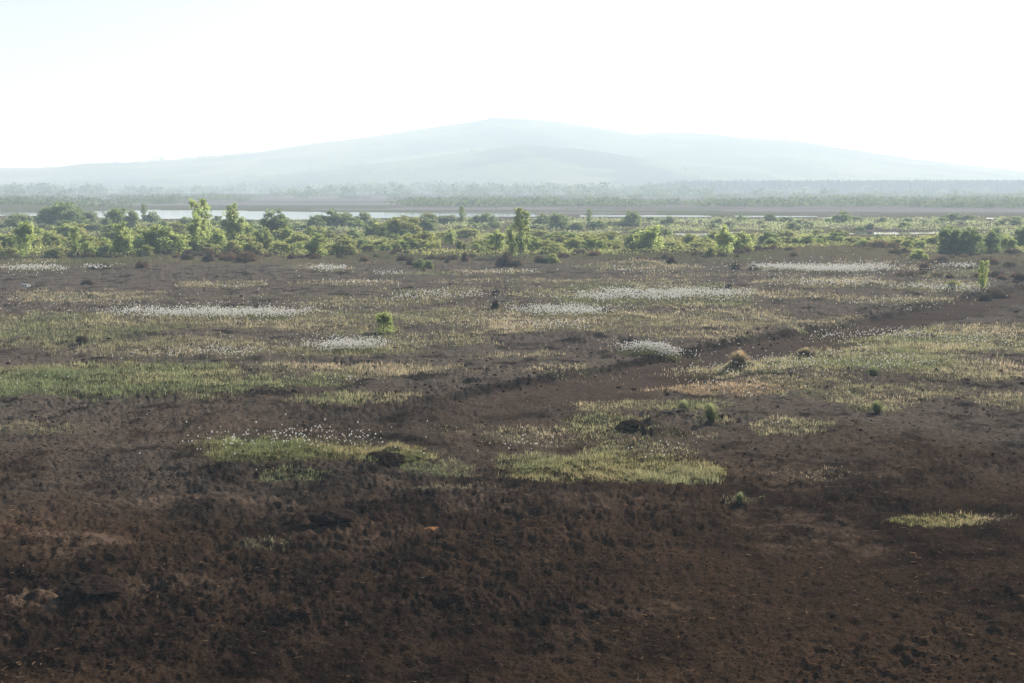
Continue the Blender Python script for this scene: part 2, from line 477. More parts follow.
def sink(x, y, z):
    """Hollow the ground where water stands."""
    m = (y > 120) & (y < 420) & (np.abs(x) < 260)
    if m.any():
        xs, ys = x[m], y[m]; dip = np.zeros(xs.shape)
        wx = xs + 1.2 * fbm(xs / 5, ys / 5, 3, 91); wy = ys + 3.0 * fbm(xs / 9, ys / 12, 3, 95)
        for poly in WATER_W:
            dip = np.maximum(dip, inside(wx, wy, poly))
        z = z.copy(); zz = z[m]; z[m] = np.where(dip > 0, -0.35, np.maximum(zz, -0.02))
    return z


# ------------------------------------------------------------------ ground: one sheet out to the hazy horizon
def build_ground():
    fine = np.linspace(-R(29), R(29), 1150)
    rest = np.linspace(R(29), 2 * math.pi - R(29), 110)[1:-1]
    ang = np.concatenate([fine, rest])
    k = CAM_H * F
    near = np.array([0.0, 1.5, 3, 5, 7, 8.5])
    offs = np.arange(k / 9.6, k / 300.0, -1.25)
    rr = np.concatenate([near, k / offs, np.geomspace(305, 4300, 60)])
    A, Rr = np.meshgrid(ang, rr)
    x = (np.sin(A) * Rr).ravel(); y = (np.cos(A) * Rr).ravel()
    z, strip, edge = relief(x, y)
    z = sink(x, y, z)
    px, py = pixel_of(x, y)
    d = np.hypot(x, y)
    front = (y > 5)
    veg = np.zeros(len(x)); th = np.tile(np.array(MEAN['s']), (len(x), 1)); wsum = np.full(len(x), 1e-6); acc = np.zeros((len(x), 3))
    for p in PATCH:
        sel = front & (np.abs(px - p[0]) < p[2] * 1.6) & (np.abs(py - p[1]) < p[3] * 1.6)
        if not sel.any(): continue
        _, v = patch_field(px[sel], py[sel], x[sel], y[sel], p)
        veg[sel] = np.maximum(veg[sel], v * 0.92)
        acc[sel] += v[:, None] * np.array(MEAN[p[5]]); wsum[sel] += v
    got = wsum > 0.01
    th[got] = acc[got] / wsum[got][:, None]
    # the scrub belt and the far bog carry a rough sward
    belt = smooth(88, 98, d + 6 * fbm(x / 9, y / 9, 3, 101)) * smooth(-0.3, 0.1, fbm(x / 14, y / 22, 3, 103) + 0.45 * (d < 150) + 0.1)
    belt = belt * (1 - 0.75 * smooth(230, 330, d)) * front
    bcol = np.where((fbm(x / 11, y / 11, 3, 107) > 0.05)[:, None], np.array([[0.125, 0.130, 0.050]]), np.array([[0.165, 0.140, 0.075]]))
    up = belt * 0.9 > veg
    th[up] = bcol[up]; veg = np.maximum(veg, belt * 0.9)
    farg = smooth(420, 620, d) * smooth(-0.15, 0.15, fbm(x / 120, y / 200, 3, 109))
    up = farg * 0.9 > veg; th[up] = (0.05, 0.065, 0.03); veg = np.maximum(veg, farg * 0.9)
    mil_haze = smooth(243, 262, d) * (1 - smooth(560, 720, d)) * front  # pale milled peat, lightened further so distant haze sits in its colour
    mil_haze = mil_haze * (0.55 + 0.45 * smooth(-0.2, 0.3, fbm(x / 220, y / 50, 3, 113)))
    up = mil_haze > veg
    grn = fbm(x / 150, y / 55, 3, 117)
    th[up] = np.where((grn > 0.12)[:, None], np.array([[0.15, 0.16, 0.095]]), np.array([[0.285, 0.265, 0.265]]))[up]
    veg = np.maximum(veg, mil_haze * 0.95)
    side = (~front) * smooth(-0.1, 0.3, fbm(x / 6, y / 6, 3, 111)) * 0.6
    veg = np.maximum(veg, side)
    veg *= (1 - 0.9 * strip)
    dry = np.zeros(len(x))
    for (cx, cy, a, b, s) in ((40, 596, 55, 10, 1), (70, 536, 90, 7, .8), (200, 500, 120, 8, .7), (640, 600, 90, 12, .35), (330, 520, 80, 8, .35), (560, 470, 40, 6, .3), (740, 330, 50, 8, .3),
                              (620, 500, 120, 8, .4), (500, 400, 90, 10, .35), (800, 365, 120, 14, .3), (60, 480, 100, 6, .4)):
        dry = np.maximum(dry, s * smooth(0, .7, 1 - ((px - cx) / a) ** 2 - ((py - cy) / b) ** 2) * front)
    dry = np.maximum(dry, 0.45 * smooth(0.15, 0.5, fbm(x / 2.2, y / 2.2, 3, 121)) * (d < 60))
    haze_grey = smooth(19, 38, d + 7 * fbm(x / 6, y / 6, 3, 131)) * 0.9
    haze_grey = haze_grey * (1 - strip)
    na = len(ang); nr = len(rr)
    i = np.arange(nr - 1)[:, None] * na; j = np.arange(na)[None, :]; j2 = (j + 1) % na
    f = np.stack([i + j, i + j2, i + na + j2, i + na + j], -1).reshape(-1, 4)[:, ::-1]
    me = mesh_np('ground', np.stack([x, y, z], 1), f, 4, M['ground'], True)
    for nm, arr in (('bare', strip * .62 * smooth(-.45, .25, fbm(x / 2.6, y / 2.6, 4, 63) + .25)), ('face', edge * 0.97), ('veg', veg), ('dry', dry), ('haze_grey', haze_grey)):
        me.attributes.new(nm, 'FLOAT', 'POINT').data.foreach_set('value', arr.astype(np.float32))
    c = np.ones((len(x), 4), np.float32); c[:, :3] = th
    me.attributes.new('thatch', 'FLOAT_COLOR', 'POINT').data.foreach_set('color', c.ravel())
    o = link('ground', me); tag(o, 'dark bare peat ground of the cutaway bog', None, None, 'structure')


build_ground()


def build_water():
    import bmesh
    bm = bmesh.new()
    for poly in WATER_W:
        c = poly.mean(0)
        v = [bm.verts.new((c[0] + (p[0] - c[0]) * 1.04, c[1] + (p[1] - c[1]) * 1.10, -0.05)) for p in poly]
        f = bm.faces.new(v); f.normal_update()
        if f.normal.z < 0: f.normal_flip()
    bmesh.ops.triangulate(bm, faces=bm.faces[:])
    me = bpy.data.meshes.new('water'); bm.to_mesh(me); bm.free(); me.materials.append(M['water'])
    tag(link('water', me), 'still pale water of the flooded bog pools', None, None, 'structure')


build_water()


# ------------------------------------------------------------------ hills
def build_hills():
    prof = np.array([(-900, 186), (-500, 178), (-250, 171), (0, 168), (60, 166), (90, 162.5), (130, 162), (180, 160), (250, 154), (330, 142), (400, 134), (440, 128), (470, 124), (495, 120),
                     (530, 121.5), (560, 124), (600, 129), (635, 135), (660, 133.5), (700, 134), (740, 138), (800, 143), (850, 151), (900, 158), (960, 165), (1024, 172), (1200, 180), (1500, 186)], float)
    sh = np.array([(-300, 186), (200, 178), (290, 168), (350, 161), (400, 155), (450, 149), (500, 143), (540, 141.5), (580, 143), (630, 150), (700, 160), (800, 170), (950, 180), (1300, 186)], float)
    D1, D2 = 1850.0, 1380.0
    xs = np.linspace(-1900, 1900, 420); ys = np.linspace(950, 2500, 150)
    X, Y = np.meshgrid(xs, ys)
    ang = X / Y
    pxx = W / 2 + ang * F
    h1 = (HORIZON - np.interp(pxx, prof[:, 0], prof[:, 1])) / F * D1 + 4
    h2 = (HORIZON - np.interp(pxx, sh[:, 0], sh[:, 1])) / F * D2
    g1 = np.where(Y < D1, smooth(1080, D1, Y), 1 - smooth(D1, 2650, Y))
    g2 = np.where(Y < D2, smooth(1000, D2, Y), 1 - smooth(D2, 1800, Y))
    Z = np.maximum(h1 * g1, h2 * g2)
    Z = Z + 3.0 * fbm(X / 110, Y / 110, 4, 141) * smooth(1000, 1450, Y) + 1.0 * np.abs(fbm(X / 9, Y / 9, 2, 151)) * smooth(1250, 1600, Y) - 0.6
    na, nr = len(xs), len(ys)
    i = np.arange(nr - 1)[:, None] * na; j = np.arange(na - 1)[None, :]
    f = np.stack([i + j, i + j + 1, i + na + j + 1, i + na + j], -1).reshape(-1, 4)
    me = mesh_np('hill', np.stack([X, Y, Z], -1).reshape(-1, 3), f, 4, M['hill'], True)
    tag(link('hill', me), 'long low hill with a gentle double summit fading in the haze', None, None, 'structure')
    return X, Y, Z, xs, ys


HX, HY, HZ, hxs, hys = build_hills()


def hill_z(x, y):
    i = np.clip(np.searchsorted(hxs, x) - 1, 0, len(hxs) - 2); j = np.clip(np.searchsorted(hys, y) - 1, 0, len(hys) - 2)
    return HZ[j, i]


# plantation of conifers below the hill, right side
def build_plantation():
    n = 9000
    u = rng.uniform(600, 1330, n)
    dist = rng.uniform(900, 1070, n)
    x = (u - W / 2) / F * dist
    hh = np.interp(u, [600, 640, 680, 1330], [2, 5, 8.6, 9.2]) * rng.uniform(.75, 1.12, n)
    v = []; f = []
    k = 6
    for i in range(n):
        b = len(v)
        r = rng.uniform(1.5, 2.6)
        ph = rng.uniform(0, 6.28)
        for lvl, (zz, q) in enumerate(((0, .55), (.12, 1), (.55, .55), (1, .03))):
            for s in range(k):
                a = ph + 6.2832 * s / k + .4 * lvl
                q2 = q * rng.uniform(.75, 1.2)
                v.append((x[i] + r * q2 * math.cos(a), dist[i] + r * q2 * math.sin(a), zz * hh[i] - .3))
        for lvl in range(3):
            for s in range(k):
                s2 = (s + 1) % k
                f.append((b + lvl * k + s, b + lvl * k + s2, b + (lvl + 1) * k + s2, b + (lvl + 1) * k + s))
    me = mesh_np('conifer_forest', v, f, 4, M['conifer'])
    tag(link('conifer_forest', me), 'dark hazy band of conifer plantation at the foot of the hill', 'forest', None, 'stuff')


build_plantation()


# far scrub and trees beyond the lakes: one mass
def crown_leaves(cx, cy, z0, wid, hei, n, r, size):
    k = max(3, int(4 + wid))
    lob = r.normal(size=(k, 3)) * np.array([.28, .28, .2]) + np.array([0, 0, .55])
    ci = r.integers(0, k, n)
    p = lob[ci] + r.normal(size=(n, 3)) * np.array([.16, .16, .14])
    p[:, 2] = np.clip(p[:, 2], 0.02, 1.05)
    p = p * np.array([wid, wid, hei]) + np.array([cx, cy, z0])
    return leaf_quads(p, size, r)


def build_far_scrub():
    V = []; Fc = []; nn = 0
    n = 2600
    u = rng.uniform(-260, 1290, n)
    yy = rng.beta(1.1, 1.6, n) * 9.0 + 188.6                       # picture row of the foot
    for i in range(n):
        gx, gy = ground_at(u[i], yy[i])
        clump = vnoise(np.array([gx / 70.0]), np.array([gy / 260.0]), 171)[0]
        if clump < 0.30: continue
        h = rng.uniform(2.5, 6.5) * (0.65 + 0.7 * clump) * min(1.0, gy / 900)
        v, f = crown_leaves(gx, gy, -.2, h * rng.uniform(.9, 1.7), h, 55, rng, 0.16 * h)
        V.append(v); Fc.append(f + nn); nn += len(v)
    for i in range(2600):
        px = rng.uniform(-260, 1290); py = rng.uniform(196.5, 208.5)
        gx, gy = ground_at(px, py)
        if vnoise(np.array([gx / 60.0]), np.array([gy / 40.0]), 179)[0] < 0.5: continue
        h = rng.uniform(.7, 2.2)
        v, f = crown_leaves(gx, gy, -.1, h * rng.uniform(2.5, 5), h, 70, rng, 0.22 * h)
        V.append(v); Fc.append(f + nn); nn += len(v)
    # hedges and trees on the lower slopes
    for i in range(900):
        y = rng.uniform(1000, 1850); x = rng.uniform(-800, 950)
        q = vnoise(np.array([x / 90.0]), np.array([y / 120.0]), 177)[0]
        if q < 0.6: continue
        h = rng.uniform(3, 6.5)
        v, f = crown_leaves(x, y, float(hill_z(x, y)) - 1, h * 1.3, h, 22, rng, 0.22 * h)
        V.append(v); Fc.append(f + nn); nn += len(v)
    for px, sz in [(92, 7), (100, 8), (108, 8), (118, 6), (140, 5), (226, 8), (292, 7), (300, 6), (745, 6), (788, 7), (820, 6), (862, 5)]:
        x = (px - W / 2) / F * 1845
        v, f = crown_leaves(x, 1845, float(hill_z(x, 1845)) - 1, sz * .9, sz * .36, 40, rng, .55)
        V.append(v); Fc.append(f + nn); nn += len(v)
    me = mesh_np('distant_scrub', np.concatenate(V), np.concatenate(Fc), 4, M['far'])
    tag(link('distant_scrub', me), 'hazy mass of scrub and woodland beyond the far peat banks', 'scrub', None, 'stuff')


build_far_scrub()


# ------------------------------------------------------------------ bushes: prototypes at unit size, then copies
def proto_tree(name, form, leafmat, barkmat, seed):
    r = np.random.default_rng(seed)
    root = empty(name)
    tr = MB(); pts = []
    if form == 'birch':                                 # upright, several rising limbs, egg-shaped crown
        nl = r.integers(8, 13)
        tr.tube([(0, 0, -.03), (.01, 0, .3), (-.01, .01, .65), (0, 0, .95)], [.026, .02, .012, .004])
        for k in range(nl):
            z0 = r.uniform(.06, .75); a = k * 2.4 + r.uniform(-.4, .4)
            reach = r.uniform(.5, 1.0) * .42 * (math.sin(math.pi * min(1, (z0 + .22))) ** .6) * (1 - .35 * z0)
            z1 = min(.98, z0 + r.uniform(.12, .3))
            e = np.array([math.cos(a) * reach, math.sin(a) * reach, z1])
            tr.tube([(0, 0, z0), e * np.array([.5, .5, 0]) + np.array([0, 0, (z0 * .45 + z1 * .55)]), e], [.012, .008, .003], 5)
            for q in range(int(r.integers(3, 6))):
                t = r.uniform(.35, 1.1)
                c = np.array([0, 0, z0]) * (1 - t) + e * t + r.normal(size=3) * .035
                pts.append((c, r.uniform(.05, .095)))
        for k in range(9):
            a = k * 2.4; q = r.uniform(.1, .34)
            pts.append((np.array([math.cos(a) * q, math.sin(a) * q, r.uniform(.05, .3)]), .085))
        for z in np.linspace(.35, 1.0, 7):
            pts.append((np.array([r.normal() * .04, r.normal() * .04, z]), .055 if z > .85 else .09))
        per = 70
    elif form == 'round':                               # many-stemmed willow, domed and lobed
        nl = r.integers(6, 9)
        for k in range(nl):
            a = k * 2.4 + r.uniform(-.5, .5); rad = .12 + .26 * r.random() if k else 0.03
            top = (1 - (rad / .52) ** 2) * r.uniform(.72, .98)
            e = np.array([math.cos(a) * rad, math.sin(a) * rad, top * .8])
            tr.tube([(.04 * math.cos(a), .04 * math.sin(a), -.03), e * np.array([.55, .55, .5]), e], [.02, .014, .005], 5)
            for q in range(int(r.integers(8, 12))):
                dirv = r.normal(size=3); dirv[2] = abs(dirv[2]) * .9 - .25
                dirv /= np.linalg.norm(dirv)
                c = e * np.array([1, 1, .95]) + dirv * r.uniform(.08, .2)
                pts.append((c, r.uniform(.045, .08)))
            for q in range(9):
                pts.append((np.array([e[0] * 1.22 + r.normal() * .06, e[1] * 1.22 + r.normal() * .06, r.uniform(.04, .62) * top]), .08))
        per = 52
    else:                                               # thin: narrow young tree
        tr.tube([(0, 0, -.03), (.02, 0, .4), (0, .02, .98)], [.03, .02, .004])
        for k in range(13):
            z = .16 + .8 * k / 12; a = k * 2.4
            rad = .38 * math.sin(math.pi * min(1, .15 + .85 * (1 - z))) * r.uniform(.5, 1)
            e = np.array([math.cos(a) * rad, math.sin(a) * rad, min(1.0, z + .06)])
            tr.tube([(0, 0, z - .05), e], [.012, .003], 4)
            for q in range(3): pts.append((e * np.array([.4 + .3 * q, .4 + .3 * q, 1]) + r.normal(size=3) * .03, r.uniform(.05, .1)))
        per = 62
    C = []
    for c, s in pts:
        n = int(per * r.uniform(.6, 1.3))
        q = r.normal(size=(n, 3)); q /= np.linalg.norm(q, axis=1)[:, None]
        q *= (r.random(n) ** .45)[:, None] * s * 1.75
        q[:, 2] *= .8
        C.append(c + q)
    C = np.concatenate(C); C[:, 2] = np.clip(C[:, 2], .015, 1.06)
    v, f = leaf_quads(C, .030, r)
    link('trunk', tr.mesh('trunk', barkmat), root)
    link('crown', mesh_np('crown', v, f, 4, leafmat), root)
    return root


def proto_heather(name, mat, seed, spread=1.0, n=1500, lean=.35):
    """Woody dwarf shrub or tussock: stiff twigs fanning up from one stool."""
    r = np.random.default_rng(seed)
    root = empty(name)
    tr = MB()
    for k in range(9):
        a = r.uniform(0, 6.28); l = r.uniform(.4, .8)
        e = np.array([math.cos(a) * lean * l, math.sin(a) * lean * l, .65 * l + .1])
        tr.tube([(e[0] * .1, e[1] * .1, -.05), e * .6, e], [.02, .014, .005], 4)
    a = r.uniform(0, 6.28, n); rad = np.sqrt(r.random(n)) * .5
    base = np.stack([np.cos(a) * rad * .75, np.sin(a) * rad * .75, np.zeros(n)], 1)
    lob = .72 + .45 * fbm(np.cos(a) * rad * 6 + seed, np.sin(a) * rad * 6, 2, seed)
    topz = (1 - (rad / .55) ** 4) * r.uniform(.4, 1.1, n) * np.clip(lob, .6, 1.0)
    start = base.copy(); start[:, 2] = topz * r.uniform(0, .6, n)
    end = base * 1.35 + r.normal(size=(n, 3)) * .07; end[:, 2] = topz
    side = r.normal(size=(n, 3)); side /= np.linalg.norm(side, axis=1)[:, None]; side *= .016
    mid = (start + end) / 2
    v = np.stack([start, mid + side, end, mid - side], 1).reshape(-1, 3); f = np.arange(4 * n).reshape(n, 4)
    link('stem', tr.mesh('stem', M['bark']), root)
    link('foliage', mesh_np('foliage', v, f, 4, mat), root)
    return root


def proto_tussock(name, mat, seed, n=1000):
    """Arching blades from one crown: rushes or dead sedge."""
    r = np.random.default_rng(seed)
    a = r.uniform(0, 6.28, n); out = r.uniform(.02, 1, n) ** .6 * .52; h = r.uniform(.6, 1.05, n) * np.sqrt(np.clip(1 - (out / .56) ** 2, 0.03, 1))
    b = np.stack([np.cos(a) * .14 * r.random(n), np.sin(a) * .14 * r.random(n), np.full(n, -.03)], 1)
    m = np.stack([np.cos(a) * out * .45, np.sin(a) * out * .45, h * .65], 1)
    t = np.stack([np.cos(a) * out, np.sin(a) * out, h], 1)
    w = .012
    s = np.stack([-np.sin(a) * w, np.cos(a) * w, np.zeros(n)], 1)
    v = np.stack([b - s, b + s, m + s, m - s, t], 1).reshape(-1, 3)
    i = np.arange(n)[:, None] * 5
    f = np.concatenate([i + np.array([0, 1, 2, 3]), i + np.array([3, 2, 4, 4])], 0)
    f1 = (i + np.array([0, 1, 2, 3])); v2 = v
    tri = np.concatenate([f1[:, [0, 1, 2]], f1[:, [0, 2, 3]], i + np.array([3, 2, 4])], 0)
    me = mesh_np(name, v2, tri, 3, mat)
    return link(name, me)


KIND = {}


def reg(key, name, makers): KIND[key] = [name, makers, [None] * len(makers), 0]


def birch(mat, sd, form='birch'): return lambda nm: proto_tree(nm, form, M[mat], M['birchbark' if form != 'round' else 'bark'], sd)


reg('B', 'birch_tree', [birch('bright', s) for s in (1, 2, 3, 4)])            # bright young birch
reg('O', 'scrub_bush', [birch('olive', s, 'round') for s in (11, 12, 13)])    # yellowish budding scrub
reg('G', 'willow_bush', [birch('bright', s, 'round') for s in (21, 22, 23)])  # bright rounded
reg('D', 'willow_bush', [birch('dark', s, 'round') for s in (31, 32, 33)])    # dark dense rounded
reg('M', 'willow_bush', [birch('mid', s, 'round') for s in (41, 42, 43)])
reg('P', 'willow_bush', [birch('pale', s, 'round') for s in (51, 52, 53)])
reg('T', 'birch_tree', [birch('mid', s, 'thin') for s in (61, 62)])
reg('Y', 'birch_tree', [birch('bright', s, 'thin') for s in (65, 66)])
reg('H', 'heather_clump', [lambda nm, s=s: proto_heather(nm, M['heath'], s) for s in (71, 72, 73)])
reg('R', 'heather_clump', [lambda nm, s=s: proto_heather(nm, M['russet'], s) for s in (74, 75)])
reg('U', 'rush_tuft', [lambda nm, s=s: proto_tussock(nm, M['rush'], s) for s in (81, 82)])
reg('S', 'sedge_tussock', [lambda nm, s=s: proto_tussock(nm, M['straw'], s) for s in (85, 86)])


def copy_tree(o):
    c = o.copy(); COL.objects.link(c)
    for ch in list(o.children):
        d = ch.copy(); COL.objects.link(d); d.parent = c; d.matrix_parent_inverse = ch.matrix_parent_inverse.copy()
    return c


CATS = {'birch_tree': 'tree', 'scrub_bush': 'bush', 'willow_bush': 'bush', 'heather_clump': 'heather', 'rush_tuft': 'rushes', 'sedge_tussock': 'tussock'}


def place(key, px, base, top, wpx, label, group=None, deepen=1.0):
    name, makers, made, cnt = KIND[key]
    v = KIND[key][3] % len(makers); KIND[key][3] += 1
    if made[v] is None:
        made[v] = makers[v](name); o = made[v]
    else:
        o = copy_tree(made[v])
    gx, gy = ground_at(px, base)
    gx, gy = float(gx), float(gy)
    z = float(relief_near(gx, gy)[0])
    h = (base - top) / F * gy * (1.14 if key in 'BOGDMY' else 1.0); w = wpx / F * gy * (1.22 if key in 'BOGDMPTY' else 1.0)
    o.location = (gx, gy, z - .02 * h)
    o.rotation_euler = (0, 0, random.uniform(0, 6.28))
    o.scale = (w, w * deepen, h)
    for k in ('label', 'category', 'group', 'kind'):
        if k in o: del o[k]
    tag(o, label, CATS[name], group)
    return o


